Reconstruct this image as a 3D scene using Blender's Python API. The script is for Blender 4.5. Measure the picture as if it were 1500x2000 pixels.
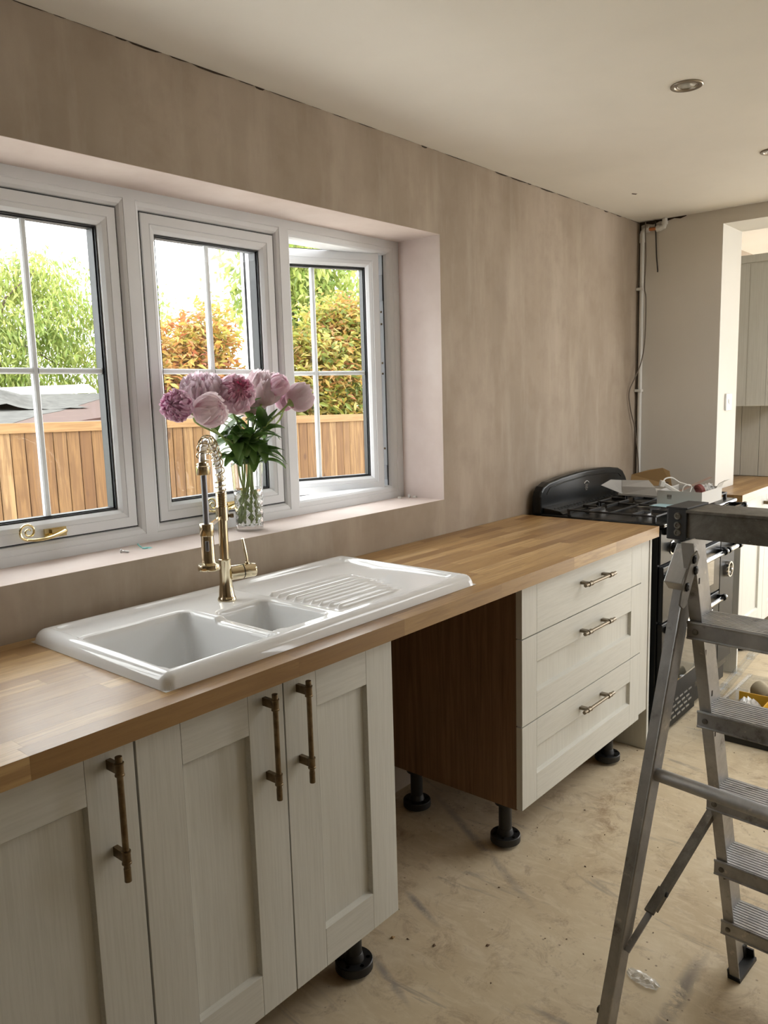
import bpy, math, random
import numpy as np
from mathutils import Vector, Matrix, noise

C = bpy.context.scene.collection
for o in list(bpy.data.objects):
    bpy.data.objects.remove(o)
S = bpy.context.scene

# ------------------------------------------------------------------ camera
def make_camera():
    yaw, pitch, roll, f = 0.8607, -0.1454, -0.0283, 1550.5
    fw = Vector((math.sin(yaw)*math.cos(pitch), math.cos(yaw)*math.cos(pitch), math.sin(pitch)))
    r = Vector((math.cos(yaw), -math.sin(yaw), 0)); u = r.cross(fw)
    c, s = math.cos(roll), math.sin(roll)
    R, U = c*r + s*u, -s*r + c*u
    cam = bpy.data.cameras.new('camera'); ob = bpy.data.objects.new('camera', cam)
    C.objects.link(ob)
    m = Matrix((R, U, -fw)).transposed().to_4x4()
    m.translation = Vector((-0.1241, -1.7656, 1.4368))
    ob.matrix_world = m
    cam.sensor_fit = 'HORIZONTAL'; cam.sensor_width = 36.0
    cam.lens = 36.0*f/1500.0
    cam.clip_start = 0.02; cam.clip_end = 200
    S.camera = ob
make_camera()

# ------------------------------------------------------------------ world, lights, exposure
SKY = 5.0
w = bpy.data.worlds.new('overcast_sky'); S.world = w; w.use_nodes = True
bg = w.node_tree.nodes['Background']
bg.inputs[0].default_value = (0.98, 0.99, 1.0, 1); bg.inputs[1].default_value = SKY

def area(name, loc, direction, sx, sy, power, col):
    l = bpy.data.lights.new(name, 'AREA'); l.shape = 'RECTANGLE'; l.size = sx; l.size_y = sy
    l.energy = power; l.color = col
    o = bpy.data.objects.new(name, l); C.objects.link(o); o.location = loc
    o.rotation_euler = Vector(direction).to_track_quat('-Z', 'Z').to_euler()
    return o
def portal(name, loc, direction, sx, sy):          # guides sky sampling through an opening in the shell; adds no light of its own
    o = area(name, loc, direction, sx, sy, 1, (1, 1, 1)); o.data.cycles.is_portal = True
portal('patio_portal', (6.0, -2.8, 1.075), (0, 1, 0), 2.2, 2.15)
portal('garden_door_portal', (7.6, -1.6, 1.05), (-1, 0, 0), 1.8, 2.1)
portal('added_door_portal', (3.775, -4.0, 1.05), (0, 1, 0), .47, 2.1)  # unseen kitchen door, added to let in sky light from the right
portal('added_rooflight_portal', (3.25, -1.95, 2.47), (0, 0, -1), 1.1, 1.1)  # unseen rooflight, added to bring sky light from above right
portal('window_portal', (1.138, .34, 1.524), (0, -1, 0), 2.29, .97)

vs = S.view_settings
vs.view_transform = 'Standard'; vs.look = 'None'; vs.gamma = 1.0; vs.use_curve_mapping = False
vs.exposure = 0.5

# ------------------------------------------------------------------ helpers
def tag(o, label=None, cat=None, group=None, kind=None):
    if label: o['label'] = label
    if cat: o['category'] = cat
    if group: o['group'] = group
    if kind: o['kind'] = kind
    return o

def thing(name, label, cat, loc=(0, 0, 0), rot=0.0, group=None):
    o = bpy.data.objects.new(name, None); C.objects.link(o)
    o.location = loc; o.rotation_euler = (0, 0, rot); o.empty_display_size = 0.05
    return tag(o, label, cat, group)

class MB:
    def __init__(s): s.v = []; s.f = []; s.sm = []
    def add(s, vs_, fs, smooth=False):
        n = len(s.v); s.v += [tuple(p) for p in vs_]
        s.f += [tuple(i+n for i in f) for f in fs]; s.sm += [smooth]*len(fs); return s
    def box(s, x0, x1, y0, y1, z0, z1):
        return s.add([(x0,y0,z0),(x1,y0,z0),(x1,y1,z0),(x0,y1,z0),(x0,y0,z1),(x1,y0,z1),(x1,y1,z1),(x0,y1,z1)],
                     [(0,3,2,1),(4,5,6,7),(0,1,5,4),(1,2,6,5),(2,3,7,6),(3,0,4,7)])
    def obox(s, c, ax, ay, az):                     # centre and three half axes
        c, ax, ay, az = map(Vector, (c, ax, ay, az)); p = []
        for k in (-1, 1):
            for a, b in ((-1,-1),(1,-1),(1,1),(-1,1)): p.append(c + a*ax + b*ay + k*az)
        f = [(0,3,2,1),(4,5,6,7),(0,1,5,4),(1,2,6,5),(2,3,7,6),(3,0,4,7)]
        if ax.cross(ay).dot(az) < 0: f = [tuple(reversed(q)) for q in f]
        return s.add(p, f)
    def bar(s, p, q, up, w_, h_):                  # box beam from p to q: width w_ across, height h_ along up
        p, q, up = Vector(p), Vector(q), Vector(up); d = (q-p); t = d.normalized()
        sd = t.cross(up).normalized(); u = sd.cross(t)
        return s.obox((p+q)/2, d/2, sd*w_/2, u*h_/2)
    def prism(s, poly, axis, a, b):                # polygon of 2-D points extruded along axis
        n = len(poly); vs_ = []
        for t in (a, b):
            for (u, v) in poly:
                vs_.append({'x': (t,u,v), 'y': (u,t,v), 'z': (u,v,t)}[axis])
        fs = [tuple(range(n)), tuple(range(2*n-1, n-1, -1))]
        fs += [(i, i+n, (i+1) % n+n, (i+1) % n) for i in range(n)]
        ar = sum(poly[i][0]*poly[(i+1) % n][1]-poly[(i+1) % n][0]*poly[i][1] for i in range(n))
        flip = (ar > 0) if axis in 'xz' else (ar < 0)
        if flip != (b < a):
            fs = [tuple(reversed(f)) for f in fs]
        fs = [tuple(reversed(f)) for f in fs] if False else fs
        return s.add(vs_, fs)
    def tube(s, pts, r, n=12, cap=True, smooth=True, flat=None):
        pts = [Vector(p) for p in pts]; m = len(pts)
        rs = list(r) if hasattr(r, '__len__') else [r]*m
        T = []
        for i in range(m):
            a = pts[max(i-1, 0)]; b = pts[min(i+1, m-1)]; T.append((b-a).normalized())
        ref = Vector((0,0,1)) if abs(T[0].z) < 0.9 else Vector((1,0,0))
        nrm = (ref - T[0]*ref.dot(T[0])).normalized(); vs_ = []
        for i in range(m):
            nrm = (nrm - T[i]*nrm.dot(T[i])).normalized(); b = T[i].cross(nrm)
            for k in range(n):
                a = 2*math.pi*k/n
                vs_.append(pts[i] + rs[i]*(math.cos(a)*nrm + math.sin(a)*b*(flat or 1)))
        fs = [(i*n+k, i*n+(k+1) % n, (i+1)*n+(k+1) % n, (i+1)*n+k) for i in range(m-1) for k in range(n)]
        s.add(vs_, fs, smooth)
        if cap:
            s.add(vs_[:n], [tuple(range(n-1, -1, -1))]); s.add(vs_[-n:], [tuple(range(n))])
        return s
    def lathe(s, prof, c=(0,0,0), axis=(0,0,1), n=24, smooth=True, caps=True):
        c = Vector(c); ax = Vector(axis).normalized()
        ref = Vector((1,0,0)) if abs(ax.x) < 0.9 else Vector((0,1,0))
        e1 = (ref - ax*ref.dot(ax)).normalized(); e2 = ax.cross(e1); vs_ = []
        for (r, h) in prof:
            for k in range(n):
                a = 2*math.pi*k/n
                vs_.append(c + ax*h + r*(math.cos(a)*e1 + math.sin(a)*e2))
        m = len(prof)
        fs = [(i*n+k, i*n+(k+1) % n, (i+1)*n+(k+1) % n, (i+1)*n+k) for i in range(m-1) for k in range(n)]
        s.add(vs_, fs, smooth)
        if caps:
            if prof[0][0] > 1e-5: s.add(vs_[:n], [tuple(range(n-1, -1, -1))])
            if prof[-1][0] > 1e-5: s.add(vs_[-n:], [tuple(range(n))])
        return s
    def grid(s, P, smooth=True, flip=False):       # P[i][j] points
        a, b = len(P), len(P[0]); vs_ = [p for row in P for p in row]
        fs = [(i*b+j, (i+1)*b+j, (i+1)*b+j+1, i*b+j+1) for i in range(a-1) for j in range(b-1)]
        if flip: fs = [tuple(reversed(f)) for f in fs]
        return s.add(vs_, fs, smooth)
    def build(s, name, mat, parent=None, bevel=0.0, seg=2, off=None, solid=0.0, autosm=35):
        me = bpy.data.meshes.new(name)
        L = Vector((0,0,0))
        if off is not None: L = Vector(off)
        elif parent is not None:
            p = parent
            while p is not None and p.type != 'EMPTY': p = p.parent
            if p is not None and tuple(p.rotation_euler) == (0.0,0.0,0.0): L = p.location.copy()
        me.from_pydata([(x-L.x, y-L.y, z-L.z) for x, y, z in s.v], [], s.f)
        me.polygons.foreach_set('use_smooth', [bool(x) for x in s.sm])
        me.update()
        o = bpy.data.objects.new(name, me); C.objects.link(o)
        if mat is not None: me.materials.append(mat)
        if parent is not None: o.parent = parent
        elif off is not None: o.location = L
        if solid:
            m = o.modifiers.new('solid', 'SOLIDIFY'); m.thickness = solid; m.offset = 0
        if bevel:
            m = o.modifiers.new('edge', 'BEVEL'); m.width = bevel; m.segments = seg; m.limit_method = 'ANGLE'; m.angle_limit = math.radians(40)
        if autosm and any(s.sm): me.set_sharp_from_angle(angle=math.radians(autosm))
        return o
def box_obj(name, mat, x0, x1, y0, y1, z0, z1, parent=None, bevel=0.0, **k):
    return MB().box(x0, x1, y0, y1, z0, z1).build(name, mat, parent, bevel, **k)

def fix_normals(o):
    import bmesh
    bm = bmesh.new(); bm.from_mesh(o.data); bmesh.ops.recalc_face_normals(bm, faces=bm.faces); bm.to_mesh(o.data); bm.free()
    return o

# ------------------------------------------------------------------ materials
def mat(name, col=(.8,.8,.8), rough=.5, metal=0.0, build=None, **k):
    m = bpy.data.materials.new(name); m.use_nodes = True
    nt = m.node_tree; b = nt.nodes['Principled BSDF']
    b.inputs['Base Color'].default_value = (*col, 1); b.inputs['Roughness'].default_value = rough
    b.inputs['Metallic'].default_value = metal
    for n, v in k.items():
        n = n.replace('_', ' ')
        if n in b.inputs: b.inputs[n].default_value = v
    if build: build(nt, b)
    return m
def nd(nt, t, **k):
    n = nt.nodes.new(t)
    for a, v in k.items():
        if a.startswith('i_'): n.inputs[a[2:].replace('_', ' ')].default_value = v
        else: setattr(n, a, v)
    return n
def ramp(nt, src, stops):
    r = nt.nodes.new('ShaderNodeValToRGB')
    while len(r.color_ramp.elements) < len(stops): r.color_ramp.elements.new(0.5)
    for e, (p, c) in zip(r.color_ramp.elements, stops):
        e.position = p; e.color = (*c, 1) if len(c) == 3 else c
    nt.links.new(src, r.inputs[0]); return r.outputs[0]
def coords(nt, scale=(1,1,1), loc=(0,0,0), kind='Object'):
    t = nt.nodes.new('ShaderNodeTexCoord'); m = nt.nodes.new('ShaderNodeMapping')
    m.inputs['Scale'].default_value = scale; m.inputs['Location'].default_value = loc
    nt.links.new(t.outputs[kind], m.inputs['Vector']); return m.outputs[0]
def noise_tex(nt, vec, scale, detail=4, rough=.55, dist=0.0):
    n = nt.nodes.new('ShaderNodeTexNoise'); n.inputs['Scale'].default_value = scale
    n.inputs['Detail'].default_value = detail; n.inputs['Roughness'].default_value = rough
    n.inputs['Distortion'].default_value = dist
    nt.links.new(vec, n.inputs['Vector']); return n.outputs['Fac']
def mixc(nt, fac, a, b, mode='MIX'):
    m = nt.nodes.new('ShaderNodeMix'); m.data_type = 'RGBA'; m.blend_type = mode
    for i, x in ((0, fac), (6, a), (7, b)):
        if hasattr(x, 'node'): nt.links.new(x, m.inputs[i])
        else: m.inputs[i].default_value = x if not isinstance(x, tuple) else (*x, 1) if len(x) == 3 else x
    return m.outputs[2]
def bump(nt, b, h, strength=.2, dist=.002):
    n = nt.nodes.new('ShaderNodeBump'); n.inputs['Strength'].default_value = strength; n.inputs['Distance'].default_value = dist
    nt.links.new(h, n.inputs['Height']); nt.links.new(n.outputs[0], b.inputs['Normal'])
def base(nt, b, c): nt.links.new(c, b.inputs['Base Color'])
def rnd(nt): return nt.nodes.new('ShaderNodeObjectInfo').outputs['Random']

def b_plaster(nt, b):
    v = coords(nt); st = coords(nt, (1.6, 1.6, .5))
    c = ramp(nt, noise_tex(nt, st, 1.7, 5, .6, .4), [(.25,(0.321,0.258,0.195)),(.5,(0.392,0.318,0.244)),(.72,(0.469,0.390,0.311))])
    c2 = mixc(nt, ramp(nt, noise_tex(nt, v, 7, 6, .65), [(.45,(0,0,0)),(.75,(.5,.5,.5))]), c, (0.291,0.222,0.164))
    c3 = mixc(nt, ramp(nt, noise_tex(nt, coords(nt, (0.946,0.946,0.629), (3,1,2)), 1.3, 3), [(.5,(0,0,0)),(.75,(.7,.7,.7))]), c2, (0.541,0.462,0.383))
    c4 = mixc(nt, ramp(nt, noise_tex(nt, coords(nt, (5,5,.9), (1,1,8)), 2.0, 5, .6), [(.5,(0,0,0)),(.72,(.5,.5,.5))]), c3, (0.529,0.456,0.371))
    base(nt, b, c4); bump(nt, b, noise_tex(nt, v, 30, 4), .12, .002)
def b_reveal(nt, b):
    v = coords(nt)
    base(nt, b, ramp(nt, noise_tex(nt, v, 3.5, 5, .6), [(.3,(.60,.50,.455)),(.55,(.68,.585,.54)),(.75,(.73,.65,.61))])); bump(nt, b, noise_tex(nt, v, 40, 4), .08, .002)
M = {}
M['reveal'] = mat('sky_paled_plaster', rough=.85, build=b_reveal)
M['plaster'] = mat('pink_skimmed_plaster', rough=.85, build=b_plaster)
def b_paint(c):
    def f(nt, b):
        v = coords(nt); d = tuple(x*.95 for x in c)
        base(nt, b, ramp(nt, noise_tex(nt, v, 2.2, 4), [(.35, d), (.65, c)])); bump(nt, b, noise_tex(nt, v, 120, 2), .05, .001)
    return f
M['ceiling'] = mat('white_ceiling_paint', rough=.9, build=b_paint((.88,.85,.79)))
M['wall_paint'] = mat('warm_grey_wall_paint', rough=.85, build=b_paint((.76,.715,.64)))
M['white_paint'] = mat('cream_white_wall_paint', rough=.8, build=b_paint((.72,.695,.635)))
M['dirt'] = mat('brown_gap_dirt', (.05,.033,.02), .95)
def b_floor(nt, b):
    v = coords(nt)
    c = ramp(nt, noise_tex(nt, coords(nt, (1,1.5,1)), 2.4, 6, .62, .6), [(.3,(.55,.44,.285)),(.5,(.635,.525,.35)),(.7,(.71,.605,.425))])
    sw = mixc(nt, ramp(nt, noise_tex(nt, coords(nt, (3.2,1.2,1), (2,5,0)), 5, 6, .75, 1.6), [(.48,(0,0,0)),(.68,(.75,.75,.75))]), c, (.77,.67,.50))
    sm = mixc(nt, ramp(nt, noise_tex(nt, coords(nt, (1,1,1), (7,2,0)), 9, 7, .8, .6), [(.53,(0,0,0)),(.70,(.8,.8,.8))]), sw, (.33,.235,.15))
    st = mixc(nt, ramp(nt, noise_tex(nt, coords(nt, (1,1.6,1), (1,9,0)), 2.6, 7, .72, 1.2), [(.60,(0,0,0)),(.70,(.55,.55,.55))]), sm, (.30,.19,.10))
    gr = mixc(nt, ramp(nt, noise_tex(nt, coords(nt, (5.5,.9,1), (4,3,0)), 2.2, 6, .6, 1.0), [(.60,(0,0,0)),(.69,(.6,.6,.6))]), st, (.27,.235,.20))
    sp = nd(nt, 'ShaderNodeTexVoronoi', i_Scale=30.0); nt.links.new(v, sp.inputs['Vector'])
    k = mixc(nt, ramp(nt, sp.outputs['Distance'], [(.06,(.9,.9,.9)),(.12,(0,0,0))]), gr, (.24,.17,.11))
    c4 = mixc(nt, ramp(nt, noise_tex(nt, v, 3.3, 3), [(.47,(0,0,0)),(.58,(1,1,1))]), gr, k)
    geo = nt.nodes.new('ShaderNodeNewGeometry')
    def blot(cx, cy, sx, sy, rot, col, sc, amt, lo=.45, hi=.62):   # stains and streaks with places of their own on the boards
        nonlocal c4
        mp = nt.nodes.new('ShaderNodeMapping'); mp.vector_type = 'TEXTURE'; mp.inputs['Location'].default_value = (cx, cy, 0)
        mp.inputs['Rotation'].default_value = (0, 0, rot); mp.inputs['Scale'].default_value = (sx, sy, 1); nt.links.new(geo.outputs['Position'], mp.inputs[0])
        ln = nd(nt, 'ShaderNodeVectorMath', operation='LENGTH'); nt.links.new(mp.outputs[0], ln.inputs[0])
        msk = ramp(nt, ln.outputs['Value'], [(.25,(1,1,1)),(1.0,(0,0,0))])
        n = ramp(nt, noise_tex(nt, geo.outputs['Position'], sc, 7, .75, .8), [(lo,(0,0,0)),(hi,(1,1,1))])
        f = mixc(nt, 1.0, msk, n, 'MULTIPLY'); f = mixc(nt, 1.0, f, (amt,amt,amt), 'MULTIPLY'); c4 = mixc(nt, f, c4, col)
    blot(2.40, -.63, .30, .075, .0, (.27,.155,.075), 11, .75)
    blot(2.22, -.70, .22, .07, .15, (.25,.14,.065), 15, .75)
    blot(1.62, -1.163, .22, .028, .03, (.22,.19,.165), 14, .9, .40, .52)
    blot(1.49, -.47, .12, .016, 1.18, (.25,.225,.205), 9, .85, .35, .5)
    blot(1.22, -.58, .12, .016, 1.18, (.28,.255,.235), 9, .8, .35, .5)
    blot(1.86, -.42, .40, .022, 1.05, (.24,.21,.19), 5, .75, .35, .5)  # long shadow trail painted into the boards
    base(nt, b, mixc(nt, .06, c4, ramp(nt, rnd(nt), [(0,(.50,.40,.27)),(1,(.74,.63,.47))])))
    b.inputs['Roughness'].default_value = .75; bump(nt, b, noise_tex(nt, v, 60, 5), .15, .002)
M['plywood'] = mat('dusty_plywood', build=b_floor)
def b_oak(nt, b):
    t = nt.nodes.new('ShaderNodeTexCoord'); r = rnd(nt)
    off = nd(nt, 'ShaderNodeVectorMath', operation='MULTIPLY_ADD')
    cb = nt.nodes.new('ShaderNodeCombineXYZ')
    for i in range(3): nt.links.new(r, cb.inputs[i])
    nt.links.new(cb.outputs[0], off.inputs[0]); off.inputs[1].default_value = (37, 11, 5); nt.links.new(t.outputs['Object'], off.inputs[2])
    mp = nt.nodes.new('ShaderNodeMapping'); mp.inputs['Scale'].default_value = (1.3, 20, 20); nt.links.new(off.outputs[0], mp.inputs[0])
    g = noise_tex(nt, mp.outputs[0], 3.2, 6, .62, .9)
    tone = ramp(nt, r, [(0,(.21,.105,.036)),(.10,(.33,.19,.072)),(.5,(.43,.265,.105)),(.85,(.53,.345,.150)),(1,(.60,.41,.20))])
    c = mixc(nt, ramp(nt, g, [(.35,(.55,.55,.55)),(.6,(0,0,0))]), tone, (.24,.125,.048))
    mp2 = nt.nodes.new('ShaderNodeMapping'); mp2.inputs['Scale'].default_value = (4, 90, 90); nt.links.new(off.outputs[0], mp2.inputs[0])
    base(nt, b, mixc(nt, ramp(nt, noise_tex(nt, mp2.outputs[0], 4, 3), [(.55,(0,0,0)),(.75,(.45,.45,.45))]), c, (.20,.10,.04)))
    b.inputs['Roughness'].default_value = .36; bump(nt, b, g, .06, .001)
M['oak'] = mat('oiled_oak_staves', build=b_oak)
def b_cream(nt, b):
    v = coords(nt, (60, 60, 3))
    base(nt, b, ramp(nt, noise_tex(nt, coords(nt, (80,80,2.5)), 3, 4, .6), [(.35,(.60,.59,.53)),(.6,(.655,.645,.585))]))
    b.inputs['Roughness'].default_value = .5; bump(nt, b, noise_tex(nt, v, 4, 4, .6), .12, .001)
M['cream'] = mat('cream_woodgrain_front', build=b_cream)
def b_creamh(nt, b):
    v = coords(nt, (3, 60, 60))
    base(nt, b, ramp(nt, noise_tex(nt, v, 3, 4, .6), [(.35,(.60,.59,.53)),(.6,(.655,.645,.585))]))
    b.inputs['Roughness'].default_value = .5; bump(nt, b, noise_tex(nt, v, 4, 4, .6), .12, .001)
M['cream_h'] = mat('cream_woodgrain_rail', build=b_creamh)
def b_carcass(nt, b):
    base(nt, b, ramp(nt, noise_tex(nt, coords(nt, (30,30,1.2)), 2.2, 6, .65, .8), [(.3,(.13,.066,.029)),(.5,(.19,.103,.048)),(.7,(.26,.150,.074))]))
    b.inputs['Roughness'].default_value = .55
M['carcass'] = mat('brown_oak_carcass_board', build=b_carcass)
M['black_plastic'] = mat('black_plastic', (.012,.012,.012), .45)
def b_bronze(nt, b):
    base(nt, b, ramp(nt, noise_tex(nt, coords(nt), 60, 3), [(.3,(.13,.095,.055)),(.7,(.24,.18,.11))]))
M['bronze'] = mat('antique_brass', rough=.38, metal=1.0, build=b_bronze)
M['pewter'] = mat('pale_antique_brass', (.22,.185,.135), .36, 1.0)
M['gold'] = mat('polished_gold', (.71,.62,.44), .10, 1.0)
M['brass'] = mat('polished_brass', (.80,.66,.36), .15, 1.0)
M['steel'] = mat('steel', (.6,.6,.6), .3, 1.0)
M['chrome'] = mat('chrome', (.86,.86,.86), .08, 1.0)
M['hose'] = mat('grey_hose', (.30,.30,.33), .35, .6)
M['ceramic'] = mat('white_glazed_ceramic', (.86,.865,.865), .06)
def b_upvc(nt, b): base(nt, b, ramp(nt, noise_tex(nt, coords(nt), 5, 3), [(.3,(.75,.77,.79)),(.7,(.80,.815,.835))]))
M['upvc'] = mat('white_upvc', rough=.32, build=b_upvc)
M['gasket'] = mat('black_gasket', (.012,.012,.014), .6)
M['spacer'] = mat('dark_spacer_bar', (.012,.014,.018), .5)
def thin_glass(name, tint=(1,1,1), fac=.03):
    m = bpy.data.materials.new(name); m.use_nodes = True; nt = m.node_tree; nt.nodes.clear()
    o = nt.nodes.new('ShaderNodeOutputMaterial'); mx = nt.nodes.new('ShaderNodeMixShader')
    t = nt.nodes.new('ShaderNodeBsdfTransparent'); g = nt.nodes.new('ShaderNodeBsdfGlossy')
    t.inputs[0].default_value = (*tint, 1); g.inputs['Roughness'].default_value = 0.0
    lw = nt.nodes.new('ShaderNodeLayerWeight'); lw.inputs[0].default_value = .5
    pw = nd(nt, 'ShaderNodeMath', operation='POWER'); pw.inputs[1].default_value = 5; nt.links.new(lw.outputs['Facing'], pw.inputs[0])
    ma = nd(nt, 'ShaderNodeMath', operation='MULTIPLY_ADD'); ma.inputs[1].default_value = .6; ma.inputs[2].default_value = fac; nt.links.new(pw.outputs[0], ma.inputs[0])
    nt.links.new(ma.outputs[0], mx.inputs[0]); nt.links.new(t.outputs[0], mx.inputs[1]); nt.links.new(g.outputs[0], mx.inputs[2])
    nt.links.new(mx.outputs[0], o.inputs[0]); return m
M['pane'] = thin_glass('window_glass', (.99,.995,.99), .012)
M['clear_plastic'] = thin_glass('clear_plastic', (.90,.91,.92))
def film(name):
    m = thin_glass(name, (.93,.93,.93), .16); nt = m.node_tree; o = [n for n in nt.nodes if n.type == 'OUTPUT_MATERIAL'][0]
    src = o.inputs[0].links[0].from_socket; mx = nt.nodes.new('ShaderNodeMixShader'); mx.inputs[0].default_value = .5
    d = nt.nodes.new('ShaderNodeBsdfDiffuse'); d.inputs[0].default_value = (.9,.9,.88,1)
    nt.links.new(src, mx.inputs[1]); nt.links.new(d.outputs[0], mx.inputs[2]); nt.links.new(mx.outputs[0], o.inputs[0]); return m
M['wrap'] = film('crinkled_clear_film')
M['glass'] = mat('cut_glass', (1,1,1), 0.0, 0, Transmission_Weight=1.0, IOR=1.45)
M['water'] = mat('vase_water', (.97,.99,.95), 0.0, 0, Transmission_Weight=1.0, IOR=1.33)
def b_alu(nt, b):
    v = coords(nt)
    c = ramp(nt, noise_tex(nt, v, 5, 6, .7, .4), [(.3,(.28,.275,.27)),(.5,(.43,.425,.42)),(.7,(.56,.56,.555))])
    s = mixc(nt, ramp(nt, noise_tex(nt, v, 38, 5, .7), [(.62,(0,0,0)),(.70,(.8,.8,.8))]), c, (.66,.63,.58))
    base(nt, b, mixc(nt, ramp(nt, noise_tex(nt, coords(nt, loc=(4,1,2)), 17, 6, .7), [(.58,(0,0,0)),(.72,(.7,.7,.7))]), s, (.10,.085,.07)))
    nt.links.new(ramp(nt, noise_tex(nt, v, 12, 5), [(.3,(.36,.36,.36)),(.7,(.62,.62,.62))]), b.inputs['Roughness'])
M['alu'] = mat('worn_aluminium', metal=.78, build=b_alu)
def b_aludark(nt, b):
    v = coords(nt)
    c = ramp(nt, noise_tex(nt, v, 9, 6, .75, .5), [(.3,(.075,.065,.05)),(.5,(.15,.135,.11)),(.7,(.25,.235,.205))])
    base(nt, b, mixc(nt, ramp(nt, noise_tex(nt, v, 45, 4, .7), [(.64,(0,0,0)),(.72,(.6,.6,.6))]), c, (.5,.47,.41)))
M['alu_dirty'] = mat('stained_aluminium', rough=.6, metal=.5, build=b_aludark)
M['enamel'] = mat('black_enamel', (.007,.008,.008), .26, 0, Specular_IOR_Level=.3)
M['iron'] = mat('cast_iron', (.018,.018,.018), .55)
M['smoke_glass'] = mat('dark_oven_glass', (.02,.025,.024), .04, 0, Coat_Weight=1.0)
M['steel_panel'] = mat('dark_steel_panel', (.014,.0135,.012), .42, .10, Specular_IOR_Level=.25)
M['card_white'] = mat('white_card', (.52,.505,.475), .7)
M['card_brown'] = mat('brown_card', (.30,.185,.075), .8)
M['paper_blue'] = mat('pale_blue_paper', (.45,.66,.72), .7)
M['white_plastic'] = mat('white_plastic', (.80,.79,.75), .4)
M['copper'] = mat('copper_pipe', (.62,.25,.11), .35, 1.0)
M['cream_shadow'] = mat('cream_groove', (.40,.37,.30), .7)
M['cable_grey'] = mat('grey_brown_cable', (.17,.14,.11), .6)
M['cable_dark'] = mat('dark_cable', (.03,.025,.02), .6)
M['yellow_plastic'] = mat('yellow_plastic', (.75,.42,.02), .45)
M['red_thing'] = mat('red_brown_rubber', (.22,.05,.04), .6)
def b_fence(nt, b):
    r = rnd(nt); tone = ramp(nt, r, [(0,(.115,.053,.016)),(.3,(.160,.083,.028)),(.7,(.21,.120,.047)),(1,(.28,.175,.080))])
    v = coords(nt, (18, 18, 1.1)); t = mixc(nt, ramp(nt, noise_tex(nt, v, 2.4, 5, .6, .7), [(.4,(.6,.6,.6)),(.62,(0,0,0))]), tone, (.075,.031,.010))
    k = nd(nt, 'ShaderNodeTexVoronoi', i_Scale=1.0); nt.links.new(coords(nt, (5,5,2.6)), k.inputs['Vector'])
    base(nt, b, mixc(nt, ramp(nt, k.outputs['Distance'], [(.07,(.8,.8,.8)),(.13,(0,0,0))]), t, (.06,.024,.009)))
M['fence'] = mat('larch_fence_board', rough=.75, build=b_fence)
M['fence_cap'] = mat('pale_larch_rail', rough=.75, build=lambda nt, b: base(nt, b, ramp(nt, noise_tex(nt, coords(nt, (1.2,18,18)), 2.5, 5, .6, .6), [(.3,(.17,.088,.031)),(.55,(.235,.135,.055)),(.75,(.28,.165,.072))])))
def leafmat(name, under, trans=.45, rough=.4, attr=True, col=(.1,.2,.03)):
    m = bpy.data.materials.new(name); m.use_nodes = True; nt = m.node_tree; b = nt.nodes['Principled BSDF']
    out = nt.nodes['Material Output']; b.inputs['Roughness'].default_value = rough
    tr = nt.nodes.new('ShaderNodeBsdfTranslucent'); mx = nt.nodes.new('ShaderNodeMixShader'); mx.inputs[0].default_value = trans
    if attr:
        a = nd(nt, 'ShaderNodeAttribute', attribute_name='leaf_tone'); src = a.outputs['Color']
        nt.links.new(src, b.inputs['Base Color']); nt.links.new(src, tr.inputs[0])
    else:
        g = nt.nodes.new('ShaderNodeNewGeometry')
        c = mixc(nt, g.outputs['Backfacing'], col, under)
        c = mixc(nt, ramp(nt, noise_tex(nt, coords(nt), 40, 3), [(.4,(0,0,0)),(.7,(.35,.35,.35))]), c, tuple(x*.6 for x in col))
        nt.links.new(c, b.inputs['Base Color']); tr.inputs[0].default_value = (*under, 1)
    nt.links.new(b.outputs[0], mx.inputs[1]); nt.links.new(tr.outputs[0], mx.inputs[2]); nt.links.new(mx.outputs[0], out.inputs[0])
    return m
M['tree_leaf'] = leafmat('tree_leaves', None)
M['peony_leaf'] = leafmat('peony_leaf', (.10,.19,.04), .34, .32, False, (.026,.062,.018))
M['paving'] = mat('pale_bounce_paving', rough=.85, build=b_paint((.76,.73,.67)))
M['stem'] = mat('green_stem', (.27,.36,.10), .45)
M['bark'] = mat('grey_brown_bark', (.10,.075,.05), .85)
def petal(name, tip, deep, trans=.35):
    m = bpy.data.materials.new(name); m.use_nodes = True; nt = m.node_tree; b = nt.nodes['Principled BSDF']
    out = nt.nodes['Material Output']; b.inputs['Roughness'].default_value = .55
    a = nd(nt, 'ShaderNodeAttribute', attribute_name='petal_depth')
    n = noise_tex(nt, coords(nt), 55, 4)
    f = nd(nt, 'ShaderNodeMath', operation='MULTIPLY_ADD'); nt.links.new(n, f.inputs[0]); f.inputs[1].default_value = .35; nt.links.new(a.outputs['Fac'], f.inputs[2])
    c = ramp(nt, f.outputs[0], [(.38, tip), (1.0, deep)])
    tr = nt.nodes.new('ShaderNodeBsdfTranslucent'); mx = nt.nodes.new('ShaderNodeMixShader'); mx.inputs[0].default_value = trans
    nt.links.new(c, b.inputs['Base Color']); nt.links.new(c, tr.inputs[0])
    nt.links.new(b.outputs[0], mx.inputs[1]); nt.links.new(tr.outputs[0], mx.inputs[2]); nt.links.new(mx.outputs[0], out.inputs[0])
    return m
M['petal_pale'] = petal('pale_pink_petal', (.96,.83,.89), (.88,.60,.72), .6)
M['petal_mid'] = petal('pink_petal', (.95,.76,.84), (.82,.40,.56), .6)
M['petal_deep'] = petal('deep_pink_petal', (.90,.66,.78), (.72,.34,.54), .5)
M['petal_cream'] = petal('blush_petal', (.96,.85,.88), (.88,.64,.71), .6)
M['green_wood'] = mat('grass', (.16,.20,.06), .9)
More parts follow.
